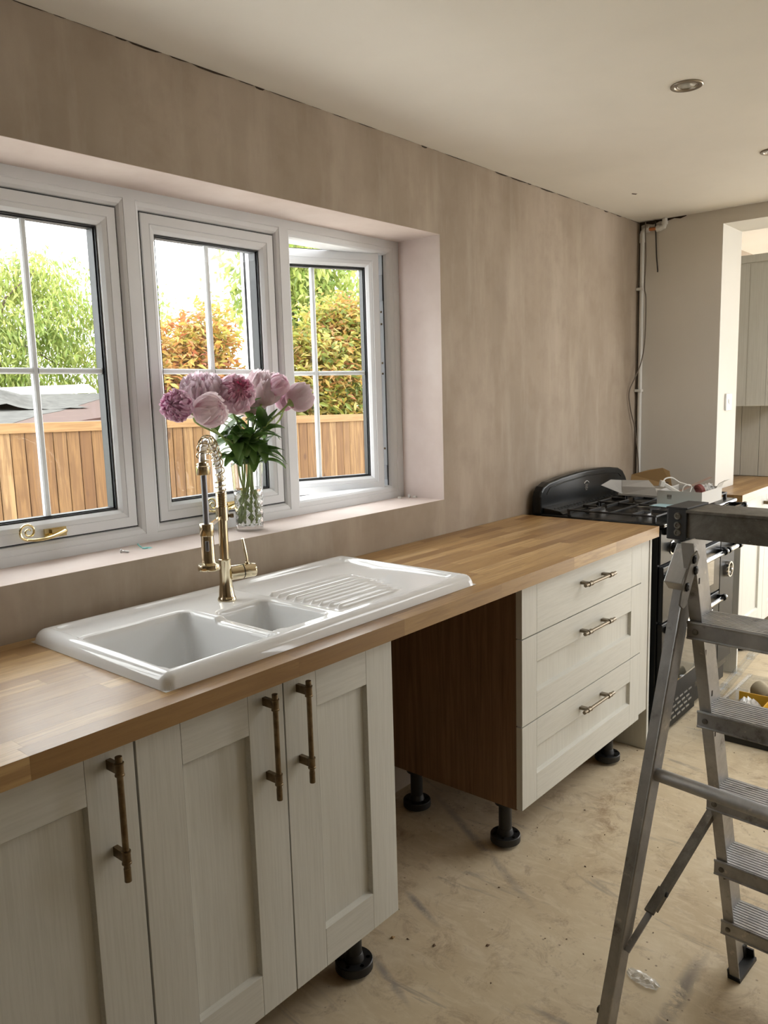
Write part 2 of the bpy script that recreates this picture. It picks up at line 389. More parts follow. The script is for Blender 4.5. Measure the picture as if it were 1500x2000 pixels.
M['render_white'] = mat('white_render', (.85,.85,.83), .7)
def b_felt(nt, b): base(nt, b, ramp(nt, noise_tex(nt, coords(nt), 9, 6, .7), [(.3,(.028,.027,.024)),(.55,(.060,.058,.052)),(.75,(.105,.103,.094))]))
M['felt'] = mat('grey_roof_felt', rough=.9, build=b_felt)
def b_rust(nt, b): base(nt, b, ramp(nt, noise_tex(nt, coords(nt, (1,6,6)), 5, 6, .7), [(.3,(.036,.013,.008)),(.6,(.060,.025,.016)),(.75,(.15,.11,.085))]))
M['rust_roof'] = mat('red_brown_roof_sheet', rough=.8, build=b_rust)
M['terracotta'] = mat('faded_terracotta', (.17,.085,.06), .85)
M['skin_white'] = mat('pale_roof_sheet', (.80,.79,.76), .6)
# ================================================================== ROOM SHELL
HC = 2.29                 # ceiling
WX0, WX1, WZ0, WZ1, WD = -0.005, 2.281, 1.0423, 2.0066, 0.32     # window hole in the garden wall
XF = 4.035                # far wall face
XE, XN, YR = 7.5, -4.0, -3.9

floor = MB().box(XN, XE, YR, .3, -.06, -.014).build('floor', M['dirt']); tag(floor, kind='structure')
xs = [-4.0, -1.7, -.42, .86, 2.08, 2.915, 4.06, 5.28, 6.5, 7.5]; k = 0
for i in range(len(xs)-1):
    y0s = [-3.9, -2.6, -.72, .3] if i % 2 == 0 else [-3.9, -1.95, .3]
    if i == 4: y0s = [-3.9, -2.6, -.62, .3]
    for j in range(len(y0s)-1):
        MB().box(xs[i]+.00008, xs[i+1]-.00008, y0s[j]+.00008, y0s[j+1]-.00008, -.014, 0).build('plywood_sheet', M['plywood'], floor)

def ceiling():
    o = MB().box(XN, 2.7, YR, .32, HC, HC+.12).box(3.8, XF+.295, YR, .32, HC, HC+.12).box(2.7, 3.8, -1.4, .32, HC, HC+.12).box(2.7, 3.8, YR, -2.5, HC, HC+.12).box(XF+.295, XE, YR, .32, HC+.06, HC+.18).build('ceiling', M['ceiling'])
    tag(o, kind='structure')
    rng = random.Random(4); m = MB()                        # ragged unfilled joint along the garden wall
    x = -1.0
    while x < 3.98:
        l = rng.uniform(.03, .16); h = rng.uniform(.0015, .0055) * (1 if rng.random() < .6 else .5)
        m.add([(x, -.0012, HC-.0002), (x+l, -.0012, HC-.0002), (x+l*.8, -.0012, HC-h*rng.uniform(.6,1)), (x+l*.5, -.0014, HC-h*1.2), (x+l*.15, -.0012, HC-h)], [(0,1,2,3,4)])
        x += l + rng.uniform(-.01, .05)
    m.build('plaster_crack', M['dirt'], o)
    m = MB()                                                # dark torn gap over the pipes in the corner
    pts = [(-.005,.018),(-.04,.012),(-.075,.02),(-.11,.009),(-.15,.013),(-.185,.006),(-.215,.012),(-.245,.004)]
    top = [(4.0335, y, HC-.0003) for y, h in pts]; bot = [(4.0335, y, HC-h) for y, h in pts]
    for a in range(len(pts)-1): m.add([top[a], top[a+1], bot[a+1], bot[a]], [(0,1,2,3)])
    m.build('torn_gap', M['dirt'], o)
    MB().add([(3.395,-.235,HC-.0006),(3.42,-.25,HC-.0006),(3.43,-.238,HC-.0006),(3.41,-.228,HC-.0006)], [(0,1,2,3)]).build('ceiling_hole', M['dirt'], o)
    return o
ceiling()

m = MB()
m.box(XN, WX0, 0, WD, -.05, HC+.2); m.box(WX1, XE, 0, WD, -.05, HC+.2)
m.box(WX0, WX1, 0, WD, -.05, WZ0); m.box(WX0, WX1, 0, WD, WZ1, HC+.2)
wl = tag(m.build('wall_left', M['plaster']), kind='structure')
m = MB(); k = .0016                                        # thin reveal and sill lining, coloured paler to carry their sky light
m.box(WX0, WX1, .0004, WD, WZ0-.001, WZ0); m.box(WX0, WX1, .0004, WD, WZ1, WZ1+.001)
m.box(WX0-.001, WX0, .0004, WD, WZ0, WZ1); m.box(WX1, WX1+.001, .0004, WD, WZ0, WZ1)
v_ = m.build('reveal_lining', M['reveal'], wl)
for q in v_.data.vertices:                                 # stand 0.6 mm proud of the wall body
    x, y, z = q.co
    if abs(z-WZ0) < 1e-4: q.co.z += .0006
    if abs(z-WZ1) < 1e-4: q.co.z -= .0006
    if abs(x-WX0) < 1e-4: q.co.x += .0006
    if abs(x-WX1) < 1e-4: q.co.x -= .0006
def poly_prism(pts, axis, a, b, name, mt, parent=None, **k):
    return fix_normals(MB().prism(pts, axis, a, b).build(name, mt, parent, **k))
# far wall with a wide opening into the next room
m = MB(); m.box(XF, XF+.295, -.4225, 0, 0, HC+.2); m.box(XF, XF+.295, -2.7, -.4225, 2.2235, HC+.2); m.box(XF, XF+.295, YR, -2.7, 0, HC+.2)
tag(m.build('wall_far', M['wall_paint']), kind='structure')
# jamb and head lining of the opening in white paint
m = MB(); m.box(XF+.0005, XF+.2955, -.4245, -.422, 0, 2.2235); m.box(XF+.0005, XF+.2955, -2.7, -.4225, 2.2215, 2.224)
tag(m.build('trim_1', M['white_paint']), kind='structure')
# right wall with an added unseen door for sky light, garden wall with patio opening, near wall, end wall with garden door
def wall_y(y0, y1, x0, x1, z1, holes, name, mt):
    m = MB(); x = x0
    for (a, b, c, d) in sorted(holes):
        m.box(x, a, y0, y1, -.05, z1)
        if c > 0: m.box(a, b, y0, y1, -.05, c)
        m.box(a, b, y0, y1, d, z1); x = b
    m.box(x, x1, y0, y1, -.05, z1); return tag(m.build(name, mt), kind='structure')
wall_y(YR-.25, YR, XN, XF+.295, HC+.2, [(3.54, 4.01, 0, 2.1)], 'wall_right', M['plaster'])
wall_y(-2.95, -2.70, XF+.295, XE, HC+.2, [(4.9, 7.1, 0, 2.15)], 'wall_garden', M['white_paint'])
m = MB(); m.box(XE, XE+.25, -2.95, -2.5, -.05, HC+.2); m.box(XE, XE+.25, -.7, WD, -.05, HC+.2); m.box(XE, XE+.25, -2.5, -.7, 2.1, HC+.2)
tag(m.build('wall_end', M['white_paint']), kind='structure')
tag(MB().box(XN-.2, XN, YR, WD, -.05, HC+.2).build('wall_near', M['plaster']), kind='structure')
# partition behind the next room's units
part = tag(MB().box(4.82, 4.95, -.62, 0, 0, 2.138).build('wall_partition', M['white_paint']), kind='structure')

# ================================================================== WINDOW (frame, three sashes)
win = bpy.data.objects.new('window_1', None); C.objects.link(win); win.location = (1.138, .195, WZ0); tag(win, kind='structure')
YF = .195
def ring(m, x0, x1, z0, z1, prof):
    """mitred rectangular frame; prof = list of (inset from outer edge, y)"""
    P = []
    for (e, y) in prof: P.append([(x0+e, y, z0+e), (x1-e, y, z0+e), (x1-e, y, z1-e), (x0+e, y, z1-e)])
    vs_ = [p for q in P for p in q]; n = len(P)
    fs = [(i*4+k, i*4+(k+1) % 4, (i+1)*4+(k+1) % 4, (i+1)*4+k) for i in range(n-1) for k in range(4)]
    m.add(vs_, fs); return m
FZ0, FZ1 = 1.0925, 1.955
lights = [(.059, .5475), (.6185, 1.1043), (1.1755, 1.6625), (1.7315, 2.2175)]
# outer frame as three mitred bays: flat land, then an ovolo towards each light
m = MB()
edges = [WX0, .583, 1.1399, 1.697, WX1]
for (a, b), (l0, l1) in zip(zip(edges[:-1], edges[1:]), lights):
    # rectangle loops of differing inset per side
    def loop(t, y):
        return [(a+(l0-a)*t, y, WZ0+(FZ0-WZ0)*t), (b+(l1-b)*t, y, WZ0+(FZ0-WZ0)*t), (b+(l1-b)*t, y, WZ1+(FZ1-WZ1)*t), (a+(l0-a)*t, y, WZ1+(FZ1-WZ1)*t)]
    L = [loop(0, YF), loop(.50, YF), loop(.53, YF+.002), loop(.58, YF+.0015), loop(.80, YF+.005), loop(.93, YF+.012), loop(1.0, YF+.021), loop(1.0, YF+.07)]
    vs_ = [p for q in L for p in q]
    m.add(vs_, [(i*4+k, i*4+(k+1) % 4, (i+1)*4+(k+1) % 4, (i+1)*4+k) for i in range(len(L)-1) for k in range(4)])
m.build('frame', M['upvc'], win)
# frame back so that no light leaks round it
m = MB(); z0, z1 = WZ0, WZ1
m.box(WX0, lights[0][0]-.001, YF+.03, YF+.09, z0, z1); m.box(lights[3][1]+.001, WX1, YF+.03, YF+.09, z0, z1)
m.box(WX0, WX1, YF+.03, YF+.09, z0, FZ0-.001); m.box(WX0, WX1, YF+.03, YF+.09, FZ1+.001, z1)

for q in range(3): m.box(lights[q][1]+.001, lights[q+1][0]-.001, YF+.03, YF+.09, z0, z1)
m.build('frame_rebate', M['upvc'], win)

def sash(name, w_, h_, closed=True):
    """sash in local coordinates: x 0..w_, y 0 inner face .. .066, z 0..h_; returns the part object"""
    s = bpy.data.objects.new(name, None)
    m = MB()
    ring(m, 0, w_, 0, h_, [(0, .066), (0, .002), (.002, 0), (.026, 0), (.0275, .002), (.029, .001), (.040, .004), (.048, .012), (.050, .018), (.050, .066), (0, .066)])
    return m
def make_sash(x0, x1, origin, rot, h0=FZ0, h1=FZ1, ov=.0):
    w_, h_ = x1-x0+2*ov, h1-h0+2*ov
    m = sash('sash', w_, h_); o = m.build('sash', M['upvc'], None, off=(0,0,0)); fix_normals(o)
    o.parent = win
    o.location = Vector(origin) - win.location; o.rotation_euler = (0, 0, rot)
    def sub(mb, n, mt):
        q = mb.build(n, mt, None, off=(0,0,0)); q.parent = o; return q
    e = .050
    g = MB(); ring(g, 0, w_, 0, h_, [(e, .0165), (e+.0035, .0165), (e+.0035, .060), (e, .060)])
    sub(g, 'glazing_gasket', M['gasket'])
    g = MB(); ring(g, 0, w_, 0, h_, [(e+.0035, .030), (e+.0036, .024), (e+.007, .024), (e+.007, .050), (e+.0036, .050)])
    sub(g, 'spacer_bar', M['spacer'])
    sub(MB().box(e, w_-e, .023, .025, e, h_-e), 'pane', M['pane'])
    sub(MB().box(e, w_-e, .049, .051, e, h_-e), 'pane', M['pane'])
    zc = 1.5245-h0+ov
    prof = lambda c: [(c-.0078, .037), (c-.0078, .031), (c-.0045, .0275), (c+.0045, .0275), (c+.0078, .031), (c+.0078, .037), (c+.0078, .043), (c-.0078, .043)]
    q = MB(); q.prism([(x, y) for x, y in prof(w_/2)], 'z', e+.006, h_-e-.006); fix_normals(sub(q, 'glazing_bar', M['upvc']))
    for (p0, p1) in ((e+.006, w_/2-.0079), (w_/2+.0079, w_-e-.006)):
        q = MB(); q.prism([(y, z) for z, y in prof(zc)], 'x', p0, p1); fix_normals(sub(q, 'glazing_bar', M['upvc']))
    g = MB(); ring(g, 0, w_, 0, h_, [(-.0045, .012), (.0, .012), (.0, .022), (-.0045, .022)])
    sub(g, 'weather_seal', M['gasket'])
    return o
def closed(k): return make_sash(lights[k][0]+.0022, lights[k][1]-.0022, (lights[k][0]+.0022, YF+.010, FZ0+.0022), 0, FZ0+.0022, FZ1-.0022)
s0, s1, s2 = closed(0), closed(1), closed(2)
TH = math.radians(22.0); W3 = .507
hx, hy = 2.179, .2065
org = (hx-W3*math.cos(TH), hy+W3*math.sin(TH), 1.0858)
s3 = make_sash(0, W3, org, -TH, 1.0858, 1.9555)
# a black weather strip in the closed lights
m = MB()
for a, b in lights[:3]: ring(m, a-.0006, b+.0006, FZ0-.0006, FZ1+.0006, [(0, YF+.0145), (.0028, YF+.0145), (.0028, YF+.03)])
m.build('weather_strip', M['gasket'], win)
# hinge jamb of the open light: steel plates and screw heads
m = MB(); m.box(2.2135, 2.2168, .222, .243, 1.115, 1.17).box(2.2135, 2.2168, .222, .243, 1.79, 1.885); m.build('friction_hinge', M['steel'], win)
for zz in (1.235, 1.52, 1.56, 1.705, 1.75):
    MB().lathe([(.004, 0), (.004, .0022), (.0015, .003)], (2.2172, .233, zz), (-1, 0, 0), 10).build('screw_head', M['bronze'], win)
m = MB(); m.box(2.2150, 2.2170, .2185, .2215, FZ0, FZ1).box(2.2150, 2.2170, .2435, .2485, FZ0, FZ1); m.build('rebate_seal', M['gasket'], win)
# slim stay arm over the open sash
m = MB(); m.bar((2.19, .235, 1.9585), (1.99, .275, 1.9585), (0,0,1), .014, .003); m.build('stay_arm', M['steel'], win)
# monkey-tail handles on the closed sashes (local to the sash)
def monkey_tail(sashobj, x, z):
    mb = MB(); mb.box(x-.005, x+.053, -.007, 0, z-.012, z+.012); mb.box(x+.01, x+.045, -.016, -.006, z-.007, z+.009)
    pts, rr = [], []
    for i in range(9):
        t = i/8; pts.append((x+.045-.10*t, -.018-.008*math.sin(t*math.pi), z+.002-.012*math.sin(t*2.2))); rr.append(.0050-.0014*t)
    cx, cz = pts[-1][0], pts[-1][2]+.0225
    for i in range(1, 30):
        t = i/29; a = -math.pi/2 - t*3.3*math.pi; r = .0225*(1-.80*t)
        pts.append((cx+.004*t+r*math.cos(a), -.020, cz-.002*t+r*math.sin(a))); rr.append(.0036-.0018*t)
    mb.tube(pts, rr, 8)
    mb.lathe([(.0001, -.004), (.006, -.002), (.006, .003)], (x+.047, -.010, z), (0,-1,0), 10)
    q = mb.build('monkey_tail_handle', M['brass'], None, off=(0,0,0)); q.parent = sashobj
monkey_tail(s0, .215, .017); monkey_tail(s1, .2135, .017); monkey_tail(s2, .222, .017)
# ================================================================== WORKTOP OF OAK STAVES
ZT, ZU, DW = .9102, .87, .6048
def worktop(name, label, x0, x1, y0, y1, hole=None, seed=1, rows=15):
    t = thing(name, label, 'worktop', ((x0+x1)/2, (y0+y1)/2, ZU))
    rng = random.Random(seed); dy = (y1-y0)/rows
    for r in range(rows):
        a, b = y0+r*dy, y0+(r+1)*dy; x = x0 - rng.uniform(0, .35)
        while x < x1:
            l = rng.uniform(.26, .62); s, e = max(x, x0), min(x+l, x1)
            if x1-e < .05: e = x1; x = x1
            segs = [(s, e, a, b)]
            if hole and b > hole[2]+.001 and a < hole[3]-.001:
                segs = [(s, min(e, hole[0]), a, b), (max(s, hole[1]), e, a, b)]
                p, q = max(s, hole[0]), min(e, hole[1])
                if a < hole[2]: segs.append((p, q, a, hole[2]))
                if b > hole[3]: segs.append((p, q, hole[3], b))
            for (p, q, c_, d_) in segs:
                if q-p > .004 and d_-c_ > .002:
                    g = .00010
                    MB().box(p+g, q-g, c_+g, d_-g, ZU, ZT - rng.uniform(0, .00004)).build('oak_stave', M['oak'], t)
            x += l
    return t
worktop('worktop', 'long oiled oak block worktop with the sink let into it', -.75, 2.849, -DW, -.002, (.688, 1.18, -.53, -.15), 3)
worktop('worktop', 'short sunlit oak worktop beyond the cooker in the next room', 3.90, 4.798, -.60, -.01, (3.89, 4.334, -.4275, .0), 8, 15)
# ================================================================== CERAMIC SINK
def sd_rect(x, y, x0, x1, y0, y1, r):
    cx, cy, hx_, hy_ = (x0+x1)/2, (y0+y1)/2, (x1-x0)/2-r, (y1-y0)/2-r
    qx, qy = np.abs(x-cx)-hx_, np.abs(y-cy)-hy_
    return np.sqrt(np.maximum(qx, 0)**2+np.maximum(qy, 0)**2)+np.minimum(np.maximum(qx, qy), 0)-r
def sstep(a, b, t):
    t = np.clip((t-a)/(b-a), 0, 1); return t*t*(3-2*t)
def sink():
    X0, X1, Y0, Y1 = .664, 1.676, -.5505, -.028
    root = thing('kitchen_sink', 'white ceramic one and a half bowl sink with ribbed drainer', 'sink', (1.17, -.29, ZT))
    def axis_pts(a, b, marks, coarse, fine, band):
        p = [a]
        while p[-1] < b-1e-6:
            d = min(abs(p[-1]-q) for q in marks); p.append(min(b, p[-1]+(fine if d < band else coarse)))
        return np.array(p)
    B1 = (.700, .985, -.512, -.165); B2 = (1.012, 1.168, -.474, -.242)
    gx = axis_pts(X0, X1, [X0, X1, B1[0], B1[1], B2[0], B2[1], 1.2], .009, .0028, .022)
    gy = axis_pts(Y0, Y1, [Y0, Y1, B1[2], B1[3], B2[2], B2[3]]+[-.225-.029*i for i in range(9)], .008, .0028, .022)
    x, y = np.meshgrid(gx, gy, indexing='ij')
    e = -sd_rect(x, y, X0, X1, Y0, Y1, .028)
    R = .026
    roll = np.where(e < R, .030*np.sqrt(np.clip(1-(1-np.clip(e, 0, R)/R)**2, 0, 1)), .030)
    z = ZT + .0006 + roll - .0075*sstep(R+.004, R+.020, e)
    # drainer: sunk field with raised ribs
    dr = sd_rect(x, y, 1.19, 1.632, -.505, -.075, .03)
    z -= .0045*sstep(.004, -.012, dr)
    for i in range(9):
        yc = -.228-.0285*i; xa = 1.203+.002*i; xb = 1.535-.004*abs(i-3)-.006*i
        prof = np.exp(-((y-yc)/.0052)**2)
        z += .0115*prof*sstep(xa-.006, xa+.006, x)*(1-sstep(xb-.07, xb, x))
    # bowls
    d1 = sd_rect(x, y, *B1, .03); d2 = sd_rect(x, y, *B2, .028)
    zd = z.copy()
    weir = sstep(.978, .990, x)*(1-sstep(1.008, 1.018, x))*sstep(-.475, -.462, y)*(1-sstep(-.29, -.275, y))
    z -= .010*weir
    for d, dep in ((d1, .19), (d2, .14)):
        t = np.clip(-d, 0, None)
        fall = np.where(t < .013, dep*(.80*sstep(-.004, .013, t)-.80*sstep(-.004, .013, 0*t)), 0)
        prof = dep*sstep(0, .014, t)*.86 + dep*.14*sstep(.006, .045, t)
        z -= np.where(d < 0, prof, 0) + .0035*sstep(.010, 0, d)*(d >= 0) + .0035*(d < 0)
    P = np.stack([x, y, z], -1); m = MB(); n0, n1 = x.shape
    vs_ = [tuple(v) for v in P.reshape(-1, 3)]
    fs = [(i*n1+j, (i+1)*n1+j, (i+1)*n1+j+1, i*n1+j+1) for i in range(n0-1) for j in range(n1-1)]
    m.add(vs_, fs, True)
    m.build('basin', M['ceramic'], root, autosm=0)
    for cx, cy, zz in ((.842, -.34, ZT+.022-.19), (1.09, -.358, ZT+.022-.14)):
        MB().lathe([(.042, .001), (.042, .003), (.036, .0035), (.03, .0012), (.012, .0012)], (cx, cy, zz), n=24).build('waste', M['chrome'], root)
sink()
# ================================================================== TAP
def tap():
    bx, by, hx_, hy_ = 1.1056, -.173, .9398, -.33
    zb = ZT+.0235
    r = thing('kitchen_tap', 'tall gold kitchen tap with a spring hose and pull-down spray', 'tap', (bx, by, zb))
    MB().lathe([(.0235,0),(.0235,.004),(.0215,.008),(.020,.012),(.0155,.05),(.0148,.098),(.0152,.1),(.0152,.106),(.0125,.107)], (bx,by,zb), n=32).build('body', M['gold'], r)
    MB().lathe([(.0118,.104),(.0118,.236)], (bx,by,zb), n=28).build('column', M['gold'], r)
    MB().lathe([(.0118,.205),(.0155,.2055),(.0155,.24),(.0118,.241)], (bx,by,zb), n=28).build('collar', M['gold'], r)
    MB().lathe([(.004,.013),(.004,.02),(.0055,.021),(.0055,.028)], (bx,by,zb+.215), (.9,-.44,0), n=12).build('clamp_screw', M['bronze'], r)
    # mixer valve on the right with lever
    MB().lathe([(.017,.010),(.0185,.012),(.0185,.045)], (bx,by,zb+.068), (.96,-.28,0), n=28).build('valve_body', M['gold'], r)
    MB().lathe([(.0176,.0449),(.0176,.0475)], (bx,by,zb+.068), (.96,-.28,0), n=28).build('valve_joint', M['gasket'], r)
    MB().lathe([(.0186,.0474),(.0186,.076),(.0170,.080),(.008,.081)], (bx,by,zb+.068), (.96,-.28,0), n=28).build('valve_cap', M['gold'], r)
    lx, ly = bx+.96*.06, by-.28*.06
    m = MB(); m.tube([(lx, ly, zb+.082), (lx-.001, ly, zb+.10), (lx-.004, ly+.002, zb+.125), (lx-.008, ly+.004, zb+.152)], [.0042,.0044,.0046,.0040], 10, flat=.7)
    m.lathe([(.0065,.0),(.0060,.006),(.004,.008)], (lx, ly, zb+.084), n=14); m.build('lever', M['gold'], r)
    # hose path: up the column, over the arch, into the spray holder
    def path(t):
        if t < .32:
            return Vector((bx, by, 1.168 + (1.235-1.168)*t/.32))
        a = (t-.32)/.68*math.pi; k = (1-math.cos(a))/2
        return Vector((bx+(hx_-bx)*k, by+(hy_-by)*k, 1.235 + (1.298-1.235)*k + .074*math.sin(a)))
    N = 60; pts = [path(i/N) for i in range(N+1)]
    MB().tube(pts, .0082, 12).build('inner_hose', M['chrome'], r)
    def coil(name, t0, t1, turns, R, wr):
        K = turns*14; out = []
        for i in range(K+1):
            t = t0+(t1-t0)*i/K; p = path(t); d = (path(min(1, t+.004))-path(max(0, t-.004))).normalized()
            ref = Vector((hy_-by, -(hx_-bx), 0)).normalized(); b = d.cross(ref).normalized(); a = 2*math.pi*turns*i/K
            out.append(p + R*(math.cos(a)*ref + math.sin(a)*b))
        MB().tube(out, wr, 6).build(name, M['gold'], r)
    coil('spring', 0.0, .20, 13, .0125, .0017); coil('spring', .20, 1.0, 14, .0128, .0017)
    MB().lathe([(.0145,0),(.0155,.002),(.0155,.018),(.0135,.020),(.0135,.026)], (hx_,hy_,1.276), n=26).build('hose_ferrule', M['gold'], r)
    MB().tube([(hx_,hy_,1.278), (hx_+.0005,hy_,1.22), (hx_,hy_,1.165)], .0068, 14).build('hose', M['hose'], r)
    MB().lathe([(.008,.0845),(.0150,.084),(.0158,.082),(.0158,.058),(.0150,.0565)], (hx_,hy_,1.083), n=28).build('holder_ring', M['gold'], r)
    MB().lathe([(.0238,-.021),(.0246,-.019),(.0246,-.0095),(.0236,-.0075),(.0160,-.004),(.0150,.004),(.0140,.056)], (hx_,hy_,1.083), n=32).build('spray_head', M['gold'], r)
    d = Vector((-.66,-.75,0)).normalized()
    c = Vector((hx_,hy_,1.118)) + d*.0138
    m = MB(); m.obox(c, Vector((-d.y, d.x, 0))*.0042, Vector((0,0,1))*.012, d*.0022); m.build('spray_button', M['hose'], r, bevel=.0018, seg=3)
    u = Vector((hx_-bx, hy_-by, 0)).normalized()
    m = MB(); m.bar(Vector((bx,by,1.150))+u*.013, Vector((hx_,hy_,1.157))-u*.013, (0,0,1), .0052, .0078); m.build('holder_arm', M['gold'], r)
tap()

# ================================================================== BASE UNITS
YD = -.5766     # front face of doors
def leg(parent, x, y, h=.15):
    o = MB()
    o.lathe([(.026,0),(.030,.006),(.031,.010)], (x,y,0), n=24)
    o.lathe([(.0465,.012),(.048,.014),(.048,.034),(.0465,.036),(.026,.036),(.0225,.052),(.021,.054),(.021,h-.012),(.034,h-.010),(.034,h)], (x,y,0), n=28)
    for k in range(6):
        a = k*math.pi/3+.3; o.lathe([(.0001,.0363),(.0058,.0363),(.0058,.0366)], (x+.036*math.cos(a), y+.036*math.sin(a), .0), n=10)
    q = o.build('adjustable_leg', M['black_plastic'], parent)
    m = MB()
    for k in range(6):
        a = k*math.pi/3+.3; m.lathe([(.0001,.0368),(.0050,.0368)], (x+.036*math.cos(a), y+.036*math.sin(a), 0), n=10)
    m.build('foot_holes', M['dirt'], q); return q
def carcass(parent, x0, x1, mt, side_l=True):
    m = MB(); t = .018; yb = -.03; yf = YD+.0215
    m.box(x0, x0+t, yf, yb, .15, .869); m.box(x1-t, x1, yf, yb, .15, .869)
    m.box(x0+t, x1-t, yf, yb, .15, .15+t); m.box(x0+t, x1-t, yb-.008, yb, .15+t, .869)
    m.box(x0+t, x1-t, yf, yf+.09, .852, .869)
    return m.build('carcass', mt, parent)
def panel_front(parent, name, x0, x1, z0, z1, st=.092, rail=.092, recess=.012, slab=False):
    """shaker front; stiles and rails proud of a recessed centre panel with a sloped inner edge"""
    t = .021; yf, yb = YD, YD+t
    if slab:
        d = MB().box(x0+st+.0006, x1-st-.0006, yf, yb, z0, z1).build(name, M['cream_h'], parent, bevel=.0008)
    else:
        m = MB(); a, b, c, e = x0+st, x1-st, z0+rail, z1-rail; k = .006
        m.box(a-.003, b+.003, yf+recess, yb, c-.003, e+.003)
        d = m.build(name, M['cream'], parent)
        m = MB()
        m.add([(a,yf,c),(b,yf,c),(b,yf+recess,c+k),(a,yf+recess,c+k)], [(0,1,2,3)]); m.add([(a,yf,e),(b,yf,e),(b,yf+recess,e-.002),(a,yf+recess,e-.002)], [(3,2,1,0)])
        m.add([(a,yf,c),(a,yf,e),(a+.003,yf+recess,e),(a+.003,yf+recess,c)], [(3,2,1,0)]); m.add([(b,yf,c),(b,yf,e),(b-.003,yf+recess,e),(b-.003,yf+recess,c)], [(0,1,2,3)])
        m.build('panel_moulding', M['cream_h'], d)
        for (p, q) in ((z0, c), (e, z1)):
            MB().box(a+.0006, b-.0006, yf, yb, p, q).build('rail', M['cream_h'], d, bevel=.0006)
    for (p, q) in ((x0, x0+st), (x1-st, x1)):
        MB().box(p, q, yf, yb, z0, z1).build('stile', M['cream'], d, bevel=.0008)
    return d
def pull(door, x, z0, z1, p0, p1, vertical=True, mt='bronze', r=.0062, off=.034):
    y = YD-off; m = MB()
    P = lambda a: (x, y, a) if vertical else (a, y, x)
    ax = (0,0,1) if vertical else (1,0,0)
    L = z1-z0
    m.lathe([(r*.97,0),(r,.001),(r,.024),(r*.9,.0245),(r*.9,L-.0245),(r,L-.024),(r,L-.001),(r*.97,L)], P(z0), ax, n=18)
    for p in (p0, p1):
        m.lathe([(r,-.012),(r*1.35,-.0115),(r*1.35,-.009),(r*1.22,-.008),(r*1.22,.008),(r*1.35,.009),(r*1.35,.0115),(r,.012)], P(p), ax, n=18)
        if vertical: m.box(x-.0045, x+.0045, y+.003, YD, p-.0085, p+.0085)
        else: m.box(p-.0085, p+.0085, y+.003, YD, x-.0045, x+.0045)
    return m.build('bar_handle', M[mt], door)
# left-hand unit, cut by the frame
u = thing('base_cabinet', 'cream shaker base cabinet at the far left, partly out of frame', 'cabinet', (.27, -.3, 0))
carcass(u, -.03, .574, M['carcass'])
d = panel_front(u, 'door', -.026, .5745, .155, .868); pull(d, .526, .633, .857, .677, .835)
for x, y in ((.03,-.49),(.03,-.09),(.52,-.09),(.52,-.49)): leg(u, x, y)
# sink unit
u = thing('base_cabinet', 'cream two-door shaker base cabinet under the sink', 'cabinet', (.92, -.3, 0))
carcass(u, .576, 1.2715, M['carcass'])
d = panel_front(u, 'door', .5790, .9215, .155, .868); pull(d, .871, .633, .857, .677, .835)
d = panel_front(u, 'door', .9250, 1.2715, .155, .868); pull(d, .9635, .633, .857, .677, .835)
for x, y in ((.63,-.49),(.63,-.09),(1.2,-.09),(1.185,-.498)): leg(u, x, y)
# drawer unit
u = thing('drawer_unit', 'cream three-drawer shaker base unit next to the cooker', 'cabinet', (2.3, -.3, 0))
carcass(u, 1.8755, 2.752, M['carcass'])
for (a, b, slab) in ((.7035, .868, True), (.4268, .6998, False), (.155, .4232, False)):
    d = panel_front(u, 'drawer', 1.8747, 2.7525, a, b, .0875, .0885, slab=slab)
    zc = {.7035: .803, .4268: .638, .155: .366}[a]
    pull(d, zc, 2.222, 2.452, 2.258, 2.416, False, 'pewter', .0062, .032)
for x, y in ((1.912,-.491),(1.912,-.13),(2.69,-.13),(2.645,-.4985)): leg(u, x, y)
MB().box(2.7545, 2.8265, YD+.001, YD+.021, .172, .868).build('filler_strip', M['cream'], u, bevel=.0008)
e = thing('end_panel', 'tall cream end panel between the drawers and the cooker', 'panel', (2.837, -.3, 0))
MB().box(2.8280, 2.8455, -.5790, -.02, .001, .8685).build('board', M['cream'], e, bevel=.001)
